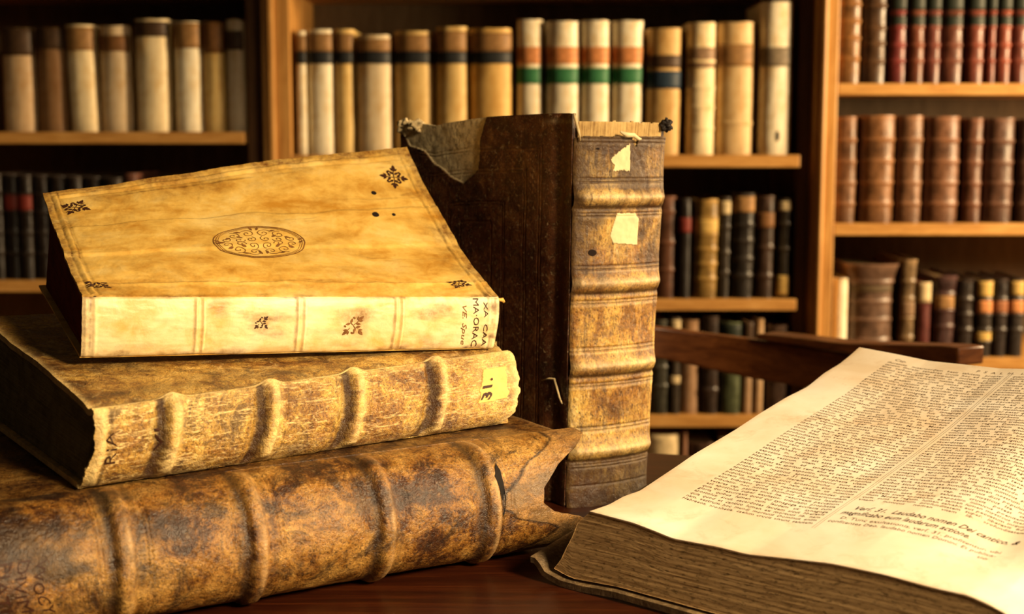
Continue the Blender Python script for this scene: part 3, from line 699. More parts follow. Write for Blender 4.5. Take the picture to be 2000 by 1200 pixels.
# ================================================================== BOOK 3: big brown folio at the bottom of the pile
A_ = U(530, 1185, Z=TZ); B_ = U(1000, 1100, Z=TZ); ax = unit(B_-A_); nx = np.array([ax[1], -ax[0], 0.0])
L0 = -0.325; L1 = 0.298                      # ends of the spine measured from A_ along ax
LEN3 = L1-L0; H3 = 0.1025
def b3_at(l): return A_+ax*l
END3 = [(0, 0.004), (0.08, 0.004), (0.18, -0.014), (0.28, -0.040), (0.40, -0.060), (0.48, -0.062), (0.54, -0.050), (0.60, -0.022), (0.64, -0.010), (0.70, -0.018), (0.80, -0.036), (1.0, -0.05)]
BANDS3 = [0.0]*4
def s3(s, t, l=None):
    send = LEN3+interp_poly(END3, t)*1.0
    L = L0+s*send
    q = A_+L[..., None]*ax-0.036*nx
    th = (1-2*t)*math.pi/2
    r = 0.058; off = r*np.maximum(np.cos(th), 0)**0.85
    z = TZ+0.0015+(H3-0.0015)*(0.5+0.5*np.sin(th))
    disp = 0*L
    for b in B3POS:
        disp = disp+0.0050*np.exp(-((L-b)/0.0068)**4)*np.sin(np.clip(t, 0, 1)*math.pi)**0.3
        for g in (-0.0165, -0.0195, 0.0165, 0.0195): disp = disp-0.0008*gauss(L-b-g, 0.0007)
    disp = disp+0.0016*f2(L, t, 22, 4, 4, 3)+0.0006*f2(L, t, 120, 22, 4, 8)
    disp = disp-0.0022*gauss(L-B3POS[3]-0.012, 0.005)*sstep(0.25, 0.4, t)*sstep(0.85, 0.7, t)
    disp = disp*np.clip(np.sin(np.pi*np.clip(t, 0, 1))*3, 0, 1)
    P = q+(off+disp*np.cos(th))[..., None]*nx
    P[..., 2] = z+disp*np.sin(th)
    return P
B3POS = [-9.0]*4
S3 = surfaced(s3)
# positions of the four raised bands, read off the photograph at mid height of the spine
_l = np.linspace(0, 1, 1200); _pp = proj(s3(_l, np.full(1200, 0.45)))
def l_of(px): return L0+np.interp(px, _pp[:, 0], _l)*(LEN3+float(interp_poly(END3, 0.45)))
B3POS = [float(l_of(p)) for p in (247, 507, 758, 966)]
facing(S3)
bk3 = thing('folio_book', 'huge cracked brown leather folio lying at the bottom of the pile, spine forward', 'book', b3_at(0.0)+np.array([-0.12, 0.1, 0]))
def end_dist(u, v): return (1-u)*(LEN3+interp_poly(END3, v))
def w3(u, v):
    L = L0+u*(LEN3+interp_poly(END3, v)); w = 0*u
    for b in B3POS: w = w+0.55*gauss(L-b-0.003, 0.0030)*(0.4+sstep(-0.2, 0.3, f2(L, v, 150, 9, 3, 14)))
    e = end_dist(u, v)-0.034-0.014*f2(u, v, 9, 7, 4, 2)
    w = w+0.30*sstep(0.004, -0.002, e)
    w = w+0.6*np.clip(f2(L, v, 16, 5, 4, 21)-0.12, 0, 1)*sstep(0.15, 0.3, v)*sstep(0.7, 0.5, v)
    return np.clip(w, 0, 1)
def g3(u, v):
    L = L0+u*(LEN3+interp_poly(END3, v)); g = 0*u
    for b in B3POS: g = g+0.85*gauss(L-b+0.0095, 0.0045)+0.25*gauss(L-b-0.011, 0.003)  # shade on the left of each band, painted into the leather colour
    e = end_dist(u, v)-0.036-0.014*f2(u, v, 9, 7, 4, 2)
    g = g+0.9*gauss(e, 0.0022)
    g = g+0.9*np.clip(f2(L, v, 11, 3, 5, 31)-0.20, 0, 1)*2
    g = g+0.9*sstep(L0+0.26, L0+0.20, L)*sstep(-0.15, 0.25, f2(L, v, 30, 9, 4, 83))*sstep(0.75, 0.45, v)
    return np.clip(g, 0, 1)
sp3 = sheet('spine', S3, 760, 120, 0.0022, M_BROWN, bk3, (LEN3, 0.16), dict(worn=w3, grime_shade=g3), sharp=70)
def cover3(u, v, top=True):
    L = L0+0.0*u+u*LEN3; q = A_+L[..., None]*ax-(0.036+v*0.25)[..., None]*nx
    q[..., 2] = TZ+H3+0.0010*f2(u, v, 5, 4, 3, 4)-0.0012*v*0-0.006*sstep(0.965, 1.0, u)
    return q
SC3 = facing(surfaced(lambda a, b: cover3(a, b)))
def keep3(u, v): return (u+0.012*f2(u, v, 3, 14, 3, 6)*sstep(0.9, 1, u)) < 1.001
sheet('front_board', SC3, 200, 100, 0.0045, M_BROWN, bk3, (LEN3, 0.25), dict(worn=lambda u, v: 0.5*gauss((1-u)*LEN3, 0.004), grime_shade=lambda u, v: 0.5+0.3*f2(u, v, 6, 4, 3, 5)), sharp=60)
def bot3(u, v):
    P = cover3(u, v); P[..., 2] = TZ+0.0052; return P
SB3 = surfaced(bot3); facing(SB3)
sheet('back_board', SB3, 60, 20, 0.0045, M_BROWN, bk3, (LEN3, 0.25), sharp=60)
def c3(l, w, z): return A_+ax*l-nx*(0.036+w)+np.array([0, 0, z])
slab('page_block', [c3(L0+0.012, 0.0, 0.006), c3(L1-0.062, 0.0, 0.006), c3(L1-0.050, 0.24, 0.006), c3(L0+0.012, 0.24, 0.006),
                    c3(L0+0.012, 0.0, H3-0.006), c3(L1-0.062, 0.0, H3-0.006), c3(L1-0.050, 0.24, H3-0.006), c3(L0+0.012, 0.24, H3-0.006)], M_DARKPAGES, bk3)
# split beside the last band, and old handwritten title at the left end
D = Decal()
q = inv(S3, [(968, 905), (974, 920), (985, 950), (989, 975), (986, 1000), (981, 1013), (977, 985), (973, 955), (968, 930)])
D.poly(q); D.build('split_in_leather', S3, plain('dark_gap', (0.006, 0.003, 0.002), 0.9, 0.3), bk3, lift=0.0006, label='black split in the leather')
def letters(txt, S, p_start, p_end, mat, parent, name, hgt, up=(1, 0), **kw):
    """text running from one photographed point to another on surface S; hgt in metres"""
    V, F = glyphs(txt, 1.0, **kw); V = np.array(V); w = V[:, 0].max()-V[:, 0].min(); V[:, 0] -= V[:, 0].min()
    cap = V[:, 1].max()
    qa, qb = inv(S, [p_start, p_end]); d = (qb-qa)/w
    e = 1e-3; Pa = S(np.array([qa[0], qa[0]+e]), np.array([qa[1], qa[1]])); su = np.linalg.norm(Pa[1]-Pa[0])/e
    Pb = S(np.array([qa[0], qa[0]]), np.array([qa[1], qa[1]+e])); sv = np.linalg.norm(Pb[1]-Pb[0])/e
    upv = np.array([up[0]/su, up[1]/sv])*hgt/cap
    D = Decal(); D.add([tuple(qa+x*d+y*upv) for x, y in V], F)
    return D.build(name, S, mat, parent, lift=0.0005)
letters('VVOCY', S3, (74, 1096), (88, 1200), M_INK, sp3, 'title_lettering', 0.0075)
letters('DIVIM', S3, (38, 1098), (46, 1196), M_INK, sp3, 'title_lettering', 0.008)
letters('PIATI', S3, (2, 1102), (6, 1196), M_INK, sp3, 'title_lettering', 0.008)

# ================================================================== BOOK 2: tan calf folio in the middle
T0 = U(182, 800, Z=TZ+0.165); T1 = U(997, 685, Z=TZ+0.165); Q0 = U(152, 955, Z=TZ+H3+0.0015); Q1 = U(992, 826, Z=TZ+H3+0.0015)
n2 = unit(np.cross(T1-T0, [0, 0, 1])); n2 = n2 if n2[1] < 0 else -n2; n2[2] = 0; n2 = unit(n2)
LEN2 = np.linalg.norm(T1-T0)
def s2(s, t):
    e0 = -0.004*f2(t, 0, 9, 1, 4, 2)-0.006*gauss(t-0.1, 0.15)*0; e1 = 0.0035*f2(t, 0, 11, 1, 4, 7)+0.004*np.sin(np.pi*np.clip(t, 0, 1))-0.010*sstep(0.8, 1.0, t)
    S_ = s+(e1*s+e0*(1-s))/LEN2*1.0
    P = T0*(1-S_)[..., None]*(1-t)[..., None]+T1*S_[..., None]*(1-t)[..., None]+Q0*(1-S_)[..., None]*t[..., None]+Q1*S_[..., None]*t[..., None]
    c = np.clip(4*t*(1-t), 0, 1)
    bulge = 0.010*c**0.6
    L = S_*LEN2; d = 0*L
    for b in B2POS:
        d = d+0.0056*np.exp(-((L-b)/0.0062)**4)*np.clip(c*4, 0, 1)
        d = d-0.0028*gauss(L-b+0.0125, 0.004)
        for g in (-0.019, -0.021, 0.0125, 0.0145): d = d-0.0006*gauss(L-b-g, 0.0006)
    d = d+0.0014*f2(L, t, 30, 4, 4, 13)+0.0007*f2(L, t, 140, 16, 4, 18)
    d = d-0.0012*gauss(L-0.012, 0.0015)+0.002*gauss(L-0.006, 0.004)
    P = P+(bulge+d*np.clip(c*3, 0, 1))[..., None]*n2
    # raised bands also lift the top edge of the spine
    lift = sum(0.0045*gauss(L-b, 0.0085) for b in B2POS)*np.clip(1-t*7, 0, 1)
    P[..., 2] = P[..., 2]+lift+0.0012*f2(L, 0*t, 60, 1, 4, 3)*(np.clip(1-t*8, 0, 1)+np.clip(t*8-7, 0, 1))
    return P
B2POS = [-9.0]*4
_p2 = proj(s2(_l, np.full(1200, 0.4)))
B2POS = [float(np.interp(p, _p2[:, 0], _l)*LEN2) for p in (342, 536, 703, 866)]
S2 = facing(surfaced(s2))
bk2 = thing('folio_book', 'worn tan leather folio with raised bands and paper label 31, middle of the pile', 'book', (T0+T1)/2*np.array([1, 1, 0])+np.array([0, 0, TZ+H3]))
def w2(u, v):
    L = u*LEN2; w = 0.35*gauss(v, 0.05)+0.25*gauss(1-v, 0.04)
    for b in B2POS: w = w+0.75*gauss(L-b-0.002, 0.005)
    w = w+0.9*gauss(L-0.006, 0.006)+0.8*gauss(LEN2-L, 0.006)
    cr = np.abs(f2(L, v, 34, 13, 4, 41)); w = w+1.0*gauss(cr, 0.030)*(0.55+0.7*sstep(0.12, 0.05, L))
    cr2 = np.abs(f2(L, v, 18, 22, 4, 47)); w = w+0.75*gauss(cr2, 0.024)
    w = w+0.5*sstep(B2POS[3]+0.02, B2POS[3]+0.05, L)*sstep(0.75, 0.5, v)*0.7
    return np.clip(w, 0, 1)
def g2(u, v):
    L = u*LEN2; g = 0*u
    for b in B2POS: g = g+1.25*gauss(L-b+0.0105, 0.0040)+0.25*gauss(L-b+0.021, 0.001)+0.25*gauss(L-b-0.0145, 0.001)  # painted shadow left of every band, then thin dark tooled lines
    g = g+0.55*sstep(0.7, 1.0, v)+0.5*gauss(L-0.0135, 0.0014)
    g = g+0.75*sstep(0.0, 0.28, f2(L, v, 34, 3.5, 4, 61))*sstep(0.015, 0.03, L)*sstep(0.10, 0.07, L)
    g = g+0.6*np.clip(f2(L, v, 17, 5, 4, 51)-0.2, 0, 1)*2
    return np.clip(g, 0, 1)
sp2 = sheet('spine', S2, 700, 96, 0.0025, M_TAN, bk2, (LEN2, 0.066), dict(worn=w2, grime_shade=g2), sharp=70)
BL2t = U(0, 652, Y=1.22); ev2 = (BL2t-T0); bv = ev2/np.linalg.norm(ev2[:2])*0.30
BL2b = U(0, 842, Y=1.22); bvb = (BL2b-Q0); bvb = bvb/np.linalg.norm(bvb[:2])*0.30
TR_b = T1+np.array([bv[0], bv[1], bv[2]*0.55]); TL_b = T0+bv; QL_b = Q0+bvb; QR_b = Q1+np.array([bvb[0], bvb[1], bvb[2]*0.4])
def cov2(u, v):
    P = bil(T0, T1, TL_b, TR_b, u, v)
    P[..., 0] += (-0.003*f2(v, 0, 10, 1, 4, 2)*(1-u)+(0.006*f2(v, 0, 13, 1, 4, 9)+0.012*gauss(v-0.14, 0.035)*0.8)*u)
    P[..., 2] += 0.0010*f2(u, v, 9, 6, 4, 12)-0.003*gauss(v-0.035, 0.022)+0.0045*sum(gauss((u*LEN2-b), 0.009) for b in B2POS)*gauss(v, 0.03)
    P[..., 2] += 0.0005
    return P
SC2 = facing(surfaced(cov2))
sheet('front_board', SC2, 260, 140, 0.005, M_TAN, bk2, (LEN2, 0.3), dict(
    worn=lambda u, v: np.clip(0.7*gauss(v, 0.03)+0.8*gauss(u*LEN2, 0.004)+0.6*gauss((1-u)*LEN2, 0.005)+0.5*gauss(np.abs(f2(u, v, 10, 9, 4, 3)), 0.02), 0, 1),
    grime_shade=lambda u, v: np.clip(0.25+0.5*f2(u, v, 7, 12, 4, 33), 0, 1)), sharp=60)
def covb2(u, v):
    P = bil(Q0, Q1, QL_b, QR_b, u, v); P[..., 2] += 0.0045; return P
SCB2 = surfaced(covb2); SCB2.side = 1
P_ = SCB2(np.array([.5]), np.array([.5]), 0.01)-SCB2(np.array([.5]), np.array([.5]))
if P_[0, 2] < 0: SCB2.side = -1
sheet('back_board', SCB2, 160, 40, 0.0045, M_TAN, bk2, (LEN2, 0.3), dict(worn=lambda u, v: 0.6*gauss(u*LEN2, 0.005)), sharp=60)
i2 = 0.005*unit(T1-T0)
def dz(p, z): return p+np.array([0, 0, z])
bb = -n2*0.003
slab('page_block', [dz(Q0+i2+bb, 0.0052), dz(Q1-i2+bb, 0.0052), dz(QR_b-i2-bv*0.03, 0.0052), dz(QL_b+i2-bv*0.03, 0.0052),
                    dz(T0+i2+bb, -0.006), dz(T1-i2+bb, -0.006), dz(TR_b-i2-bv*0.03, -0.006), dz(TL_b+i2-bv*0.03, -0.006)], M_DARKPAGES, bk2)
num = patch('number_label', S2, [(940, 722), (990, 714), (991, 742), (990, 779), (932, 790), (938, 760)], M_WORNLAB, bk2, 0.0006, 0.0006, 40, 'yellow paper number label', rag=0.004)
S2b = surfaced(lambda a, b: S2(a, b, 0.0011)); facing(S2b)
letters('31.', S2b, (956, 781), (963, 738), M_INK, num, 'number', 0.0105, up=(-1, 0), res=3, offset=0.018)
letters('RIA', S2, (224, 905), (221, 845), M_INK, sp2, 'title_lettering', 0.0075, up=(-1, 0))
letters('VI', S2, (311, 880), (308, 835), M_INK, sp2, 'title_lettering', 0.0075, up=(-1, 0))

# ================================================================== BOOK 1: vellum volume on top, tilted towards us
FLB = U(156, 698, Z=TZ+0.187); FRB = U(962, 680, Z=TZ+0.1675); FLT = U(160, 580, Y=FLB[1]-0.003); FRT = U(973, 580, Y=FRB[1]-0.003)
BLT = U(84, 381, Y=1.312); BRT = U(795, 289, Y=1.487); BLB = U(76, 560, Y=1.315); BRB = np.array([BRT[0]-0.002, 1.485, TZ+0.222])
LEN1 = np.linalg.norm(FRT-FLT); W1 = np.linalg.norm(BLT-FLT)
def cov1(u, v):
    P = bil(FLT, FRT, BLT, BRT, u, v)
    c = np.clip(4*v*(1-v), 0, 1)
    P[..., 2] += -(0.004+0.010*u)*c+0.0045*np.sin(np.pi*u)*v
    cr = f2(u, 0*v, 6, 1, 3, 3)*0.03
    P[..., 2] += 0.0016*sstep(-0.012, 0.012, v-0.40-cr-0.02*u)-0.0016*sstep(-0.012, 0.012, v-0.66-cr)+0.0010*gauss(v-0.12-cr*0.6, 0.012)
    P[..., 2] += 0.0026*f2(u, v, 5, 3.2, 3, 23)+0.0009*f2(u, v, 16, 7, 4, 29)+0.0004*f2(u, v, 60, 22, 3, 31)
    edge = np.minimum(np.minimum(u, 1-u)*LEN1, (1-v)*W1)
    P[..., 2] += 0.0008*gauss(edge-0.010, 0.0018)-0.0007*gauss(edge-0.0135, 0.0012)-0.0007*gauss(edge-0.0065, 0.0010)
    P[..., 1] += 0.0016*f2(u, 0*v, 28, 1, 4, 5)*sstep(0.9, 1, v); P[..., 0] += 0.0010*f2(v, 0*u, 20, 1, 4, 6)
    return P
SC1 = facing(surfaced(cov1))
bk1 = thing('vellum_book', 'golden vellum book lying tilted on top of the pile, oval medallion on its cover', 'book', (FLB+FRB)/2)
def ed(u, v): return np.minimum(np.minimum(u, 1-u)*LEN1, (1-v)*W1)
def g1(u, v):
    e = ed(u, v)+0.0012*f2(u, v, 30, 20, 3, 4)
    br = sstep(-0.2, 0.25, f2(u, v, 14, 10, 4, 44))
    g = 0.75*gauss(e, 0.007)+0.62*sstep(0.055, 0.0, e)*br+0.30*np.clip(f2(u, v, 6, 8, 5, 144)*2, 0, 1)+0.7*sstep(0.03, 0.0, v)*sstep(-0.1, 0.3, f2(u, v, 20, 3, 4, 9))
    g = g+0.45*gauss(np.abs(f2(u, v, 2.5, 9, 4, 73)), 0.02)*sstep(0.0, 0.3, f2(u, v, 5, 5, 3, 12))
    g = g+0.8*gauss((u-0.055)*LEN1, 0.010)*gauss(v-0.42, 0.04)*br
    return np.clip(g, 0, 1)
def k1(u, v):
    sL = u*LEN1; e = ed(u, v); n = sstep(-0.25, 0.1, f2(u, v, 9, 14, 3, 81))
    return np.clip(0.95*(gauss(sL-0.0065, 0.0009)+gauss(sL-0.0125, 0.0010))*sstep(0.02, 0.06, v)*(0.4+0.6*n)
                   + 0.55*gauss((1-u)*LEN1-0.012, 0.0009)*n+0.75*gauss((1-v)*W1-0.020-0.004*f2(u, v, 3, 0.1, 2, 3), 0.0010)*sstep(0.0, 0.3, f2(u, v, 7, 2, 3, 87)), 0, 1)
fc1 = sheet('front_cover', SC1, 560, 300, 0.0022, M_VELCOVER, bk1, (LEN1, W1), dict(grime_shade=g1, ink=k1), sharp=60)
nn1 = unit(np.cross(FRT-FLT, [0, 0, 1])); nn1 = nn1 if nn1[1] < 0 else -nn1
B1T = []
def s1(s, t):
    P = bil(FLT, FRT, FLB, FRB, s, t)
    c = np.clip(4*t*(1-t), 0, 1); L = s*LEN1
    d = 0.0055*c**0.55
    for b in B1POS: d = d+0.0016*(gauss(L-b-0.0030, 0.0012)+gauss(L-b+0.0030, 0.0012))*np.clip(c*3, 0, 1)-0.0005*gauss(L-b, 0.0016)
    d = d+0.0014*f2(L, t, 18, 2.4, 3, 91)*np.clip(c*2, 0, 1)+0.0005*f2(L, t, 70, 9, 3, 95)*np.clip(c*2, 0, 1)
    d = d+0.0010*(gauss(L-0.003, 0.0016)+gauss(L-0.010, 0.0016)+gauss(LEN1-L-0.003, 0.0016)+gauss(LEN1-L-0.010, 0.0016))
    P = P+d[..., None]*nn1
    P[..., 2] += 0.0009*f2(L, 0*t, 40, 1, 4, 6)*np.clip(t*6-5, 0, 1)
    P[..., 0] += 0.0012*f2(t, 0*s, 5, 1, 3, 8)*(1-s)
    return P
B1POS = [-9.0]*3
_p1 = proj(s1(_l, np.full(1200, 0.5)))
B1POS = [float(np.interp(p, _p1[:, 0], _l)*LEN1) for p in (391, 589, 779)]
S1 = facing(surfaced(s1))
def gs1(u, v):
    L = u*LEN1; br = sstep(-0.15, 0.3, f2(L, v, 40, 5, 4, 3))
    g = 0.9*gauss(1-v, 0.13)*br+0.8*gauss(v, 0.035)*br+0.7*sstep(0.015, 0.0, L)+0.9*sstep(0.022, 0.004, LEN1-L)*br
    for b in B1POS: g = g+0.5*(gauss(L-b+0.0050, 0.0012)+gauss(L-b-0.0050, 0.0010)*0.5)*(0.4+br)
    g = g+0.75*np.clip(f2(L, v, 26, 3.5, 5, 17)-0.10, 0, 1)*2.4
    return np.clip(g, 0, 1)
def ks1(u, v):
    L = u*LEN1; n = sstep(-0.2, 0.2, f2(L, v, 60, 6, 3, 7))
    return np.clip(0.7*gauss(L-0.0065, 0.0008)*n+0.8*gauss(LEN1-L-0.0062, 0.0010)*n, 0, 1)
sp1 = sheet('spine', S1, 560, 90, 0.002, M_VELSPINE, bk1, (LEN1, 0.055), dict(grime_shade=gs1, ink=ks1), sharp=70)
def covb1(u, v): return bil(FLB, FRB, BLB, BRB, u, v)+np.array([0, 0, 0.0012])
SCB1 = surfaced(covb1); SCB1.side = 1
P_ = SCB1(np.array([.5]), np.array([.5]), 0.01)-SCB1(np.array([.5]), np.array([.5]))
if P_[0, 2] < 0: SCB1.side = -1
sheet('back_cover', SCB1, 100, 40, 0.0018, M_VELCOVER, bk1, (LEN1, W1), dict(grime_shade=lambda u, v: 0.4+0*u), sharp=60)
j = 0.0045*unit(FRT-FLT)
def ins(p, f, k): return p+(f-p)*k
slab('page_block', [dz(FLB+j, 0.003), dz(FRB-j, 0.003), dz(ins(BRB, FRB, 0.06)-j, 0.003), dz(ins(BLB, FLB, 0.06)+j, 0.003),
                    dz(FLT+j, -0.012), dz(FRT-j, -0.022), dz(ins(BRT, FRT, 0.06)-j, -0.026), dz(ins(BLT, FLT, 0.06)+j, -0.012)], M_REDPAGES, bk1)
# stamped ornaments
def uvx(S, px): return inv(S, [px])[0]
sv = LEN1/W1
for (px, ang, sz) in (((145, 406), 0.2, 0.0185), ((771, 346), 0.5, 0.0185), ((190, 559), 0.1, 0.0165), ((897, 553), 0.3, 0.0165)):
    q = uvx(SC1, px); D = Decal(); fleuron(D, 0, 0, sz, ang)
    sy = 1.0 if px[1] < 500 else 0.6
    D.V = [(q[0]+x/LEN1, q[1]+y*sy/W1) for x, y in D.V]
    D.build('corner_ornament', SC1, M_INK, fc1, 0.0004)
q = uvx(SC1, (509, 473)); e1_ = uvx(SC1, (595, 473)); e2_ = uvx(SC1, (509, 443)); rx = abs(e1_[0]-q[0])*LEN1; ry = abs(e2_[1]-q[1])*W1
D = Decal()
for k, w in ((1.0, 0.0011), (0.945, 0.0006), (0.90, 0.0004)):
    D.ribbon([(rx*k*math.cos(a), ry*k*math.sin(a)) for a in np.linspace(0, 2*math.pi, 90)], w)
for sx in (-1, 1):
    for sy in (-1, 1):
        for (cx, cy, r, a0, tr) in ((0.18, 0.55, 0.17, 0.3, 1.6), (0.50, 0.42, 0.16, 1.2, 1.5), (0.42, 0.12, 0.12, 3.0, 1.3), (0.72, 0.16, 0.12, 2.0, 1.3), (0.16, 0.20, 0.12, 2.0, 1.4)):
            n_ = 26; pts = [(sx*(cx*rx+r*rx*(1-t)*math.cos(a0+tr*2*math.pi*t)), sy*(cy*ry+r*rx*(1-t)*math.sin(a0+tr*2*math.pi*t)*0.8)) for t in np.linspace(0, 0.92, n_)]
            D.ribbon(pts, 0.0007)
        for (cx, cy, a) in ((0.32, 0.28, 0.5), (0.60, 0.28, -0.3), (0.33, 0.66, 0.1), (0.86, 0.08, 0.4), (0.05, 0.74, 1.2)):
            D.petal(sx*cx*rx, sy*cy*ry, a if sx > 0 else math.pi-a, 0.0060, 0.0024)
D.petal(-0.93*rx, 0, 0.0, 0.008, 0.003)
D.V = [(q[0]+x/LEN1, q[1]+y/W1) for x, y in D.V]
D.build('oval_medallion', SC1, M_INKSOFT, fc1, 0.0004)
M_HOLE = plain('wormhole_dark', (0.012, 0.005, 0.003), 0.9, 0.3)
for (px, a, b) in (((728, 378), 0.0027, 0.0026), ((732, 419), 0.0035, 0.0034), ((771, 420), 0.0018, 0.0020)):
    q = uvx(SC1, px); D = Decal(); D.ellipse(0, 0, a, b, 0, 16); D.V = [(q[0]+x/LEN1, q[1]+y/W1) for x, y in D.V]
    D.build('wormhole', SC1, M_HOLE, fc1, 0.0004)
for px, sz in (((513, 630), 0.010), ((688, 636), 0.016)):
    q = uvx(S1, px); D = Decal(); fleuron(D, 0, 0, sz, 0.0)
    keepF = [f for i, f in enumerate(D.F) if (i*7+int(px[0])) % 5 > 1]; D.F = keepF
    D.V = [(q[0]+x/LEN1, q[1]+y/0.054) for x, y in D.V]
    D.build('spine_ornament', S1, M_INKSOFT if sz > 0.012 else M_INK, sp1, 0.0004)
letters('MA\u00b7ORAC', S1, (925, 583), (919, 676), M_INK, sp1, 'title_lettering', 0.0056)
letters('XA  CAA', S1, (945, 590), (941, 676), M_INK, sp1, 'title_lettering', 0.0040)
letters('VE. Spue', S1, (905, 597), (901, 674), M_INKSOFT, sp1, 'title_lettering', 0.0042, shear=0.3)
# stub of a broken tie at the right end, and the turned-in flap at the far corner
V, F = lathe_tube([FRT+np.array([-0.002, 0.001, -0.002]), U(975, 586, Y=1.325), U(981, 586, Y=1.327), U(985, 591, Y=1.327)], [0.0012, 0.0016, 0.0022, 0.0012])
mesh('broken_tie', V, F, M_VELCOVER, bk1)

# ================================================================== STANDING BOOK
C0 = U(1107, 992, Z=TZ); C1 = np.array([0.1365, 1.408, TZ]); n4 = unit([C1[1]-C0[1], -(C1[0]-C0[0]), 0])
TT0 = U(1124, 240, Y=C0[1]+0.004); TT1 = U(1303, 243, Y=C1[1]+0.006); TH4 = np.linalg.norm((C1-C0)[:2])
HH4 = TT0[2]-TZ
def yt(y):     # fraction down the near edge of the spine for a photographed height
    return (y-240)/(992-240)
B4 = [yt(y) for y in (383, 549, 712, 880)]
GR4 = [yt(y) for y in (270, 277, 346, 353, 413, 419, 515, 522, 583, 589, 675, 682, 746, 752, 833, 840, 908, 914, 950)]
def s4(s, t, top_raise=0.0):
    P = bil(TT0, TT1, C0, C1, s, t)
    c = np.clip(4*s*(1-s), 0, 1)
    z = t*HH4; d = 0.011*c**0.55+0*t
    for b in B4:
        q = (t-b)*HH4
        d = d+0.0052*gauss(q, 0.0072)*np.clip(c*5, 0.25, 1)*np.where(np.abs(q) < 0.03, 1, 1)-0.0018*gauss(q-0.0105, 0.0025)
    for g in GR4: d = d-0.0009*gauss((t-g)*HH4, 0.0009)*np.clip(c*3, 0.2, 1)
    ph = np.interp(t, [0]+B4+[1], [0, 1, 2, 3, 4, 5]); d = d-0.0022*np.sin(np.pi*(ph % 1))
    d = d+0.0014*f2(s, z, 4, 26, 3, 2)+0.0006*f2(s, z, 16, 130, 4, 5)
    P = P+d[..., None]*n4
    return P
S4 = surfaced(s4); facing(S4)
bk4 = thing('standing_book', 'tall thick leather book standing upright, lit banded spine and dark tooled cover', 'book', (C0+C1)/2+np.array([-0.06, 0.08, 0]))
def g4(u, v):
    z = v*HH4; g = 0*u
    for b in B4: g = g+0.85*gauss((v-b)*HH4-0.0098, 0.0030)+0.25*gauss((v-b)*HH4+0.010, 0.002)  # darker just below each band, slightly darker above it
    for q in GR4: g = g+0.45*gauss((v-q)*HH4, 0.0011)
    n = f2(u, z, 3.5, 22, 4, 55)
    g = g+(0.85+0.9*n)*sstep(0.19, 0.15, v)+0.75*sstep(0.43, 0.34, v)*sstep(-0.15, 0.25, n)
    g = g+(0.95+0.3*n)*sstep(0.872, 0.89, v)+0.5*sstep(0.05, 0.0, v-0.80)*gauss(v-0.84, 0.015)  # dark foot: leather dirt together with painted shadow of the books in front
    g = g+0.5*gauss(u, 0.02)+0.9*np.clip(n-0.10, 0, 1)+0.35*sstep(0.1, 0.4, f2(u, z, 26, 30, 4, 91))
    g = g+0.5*gauss(u-0.12, 0.006)+0.3*gauss(u-0.93, 0.006)
    return np.clip(g, 0, 1)
def wn4(u, v):
    w = 0*u
    for b in B4: w = w+0.45*gauss((v-b)*HH4+0.001, 0.0045)
    for q in GR4: w = w+0.3*gauss((v-q)*HH4-0.0022, 0.0010)
    return np.clip(w+0.4*gauss((v-0.035)*HH4, 0.002), 0, 1)
tpos = np.concatenate([np.linspace(0.033, 1.0, 640)])
def keep4(u, v): return v > 0.034+0.008*f2(u, 0*v, 9, 1, 4, 3)+0.03*gauss(u-0.60, 0.03)-0.006*u
sp4 = sheet('spine', S4, 90, 640, 0.0025, M_GOLD, bk4, (TH4, HH4), dict(grime_shade=g4, worn=wn4), keep=keep4, bpos=tpos, sharp=75)
M_LINING = pages('spine_lining', (0.50, 0.33, 0.13), (0.66, 0.48, 0.22), (0.16, 0.08, 0.03), 400, axis='h', bump=1.0)
S4L = surfaced(lambda a, b: s4(a, b)-0.0035*n4); facing(S4L)
sheet('spine_lining', S4L, 70, 30, 0.002, M_LINING, bk4, (TH4*1.0, HH4), keep=lambda u, v: v > -0.006+0.004*f2(u, 0*v, 14, 1, 3, 6), a=(0.03, 0.93), b=(-0.010, 0.075))
# boards
dc = unit([-0.66, 0.75, 0]); WC = 0.272
J0 = C0+dc*0.004+n4*0.001; J1 = TT0+dc*0.004
TOPZ = [(0.0, 222), (0.07, 221), (0.25, 224), (0.45, 228), (0.55, 232), (0.72, 241), (0.78, 246), (0.84, 243), (0.9, 240), (1.0, 242)]
nc = np.array([-dc[1], dc[0], 0]); nc = nc if nc[1] < 0 else -nc
def cov4(u, v):
    bot = J0+(u*WC)[..., None]*dc; top = J1+(u*WC)[..., None]*dc
    ty = interp_poly(TOPZ, u); ang = np.arctan((600-ty)/FPX)-PITCH
    top[..., 2] = EYE[2]+top[..., 1]*np.tan(ang)
    bot[..., 2] = TZ+0.0008
    P = top*(1-v)[..., None]+bot*v[..., None]
    d = 0.0010*f2(u, v, 4, 6, 4, 3)+0.0004*f2(u, v, 30, 45, 4, 6)-0.004*gauss(u*WC-0.018, 0.008)
    d = d-0.0016*torn4(u, v)
    for q in frames4(u, v): d = d-0.0005*q
    P = P+d[..., None]*nc
    P[..., 0] += 0.0015*f2(v, 0*u, 24, 1, 4, 3)*sstep(0.9, 1, u)
    return P
def frames4(u, v):
    x = u*WC; y = v*0.375; out = []
    e = np.minimum(np.minimum(np.abs(x-0.03), np.abs(WC-x)), np.minimum(y, 0.375-y))
    for k in (0.030, 0.0335, 0.052, 0.0555, 0.085, 0.088, 0.105):
        e2 = np.minimum(np.minimum(x-0.012, WC-x), np.minimum(y, 0.375-y)); out.append(gauss(e2-k, 0.0007))
    return out
TORN = None
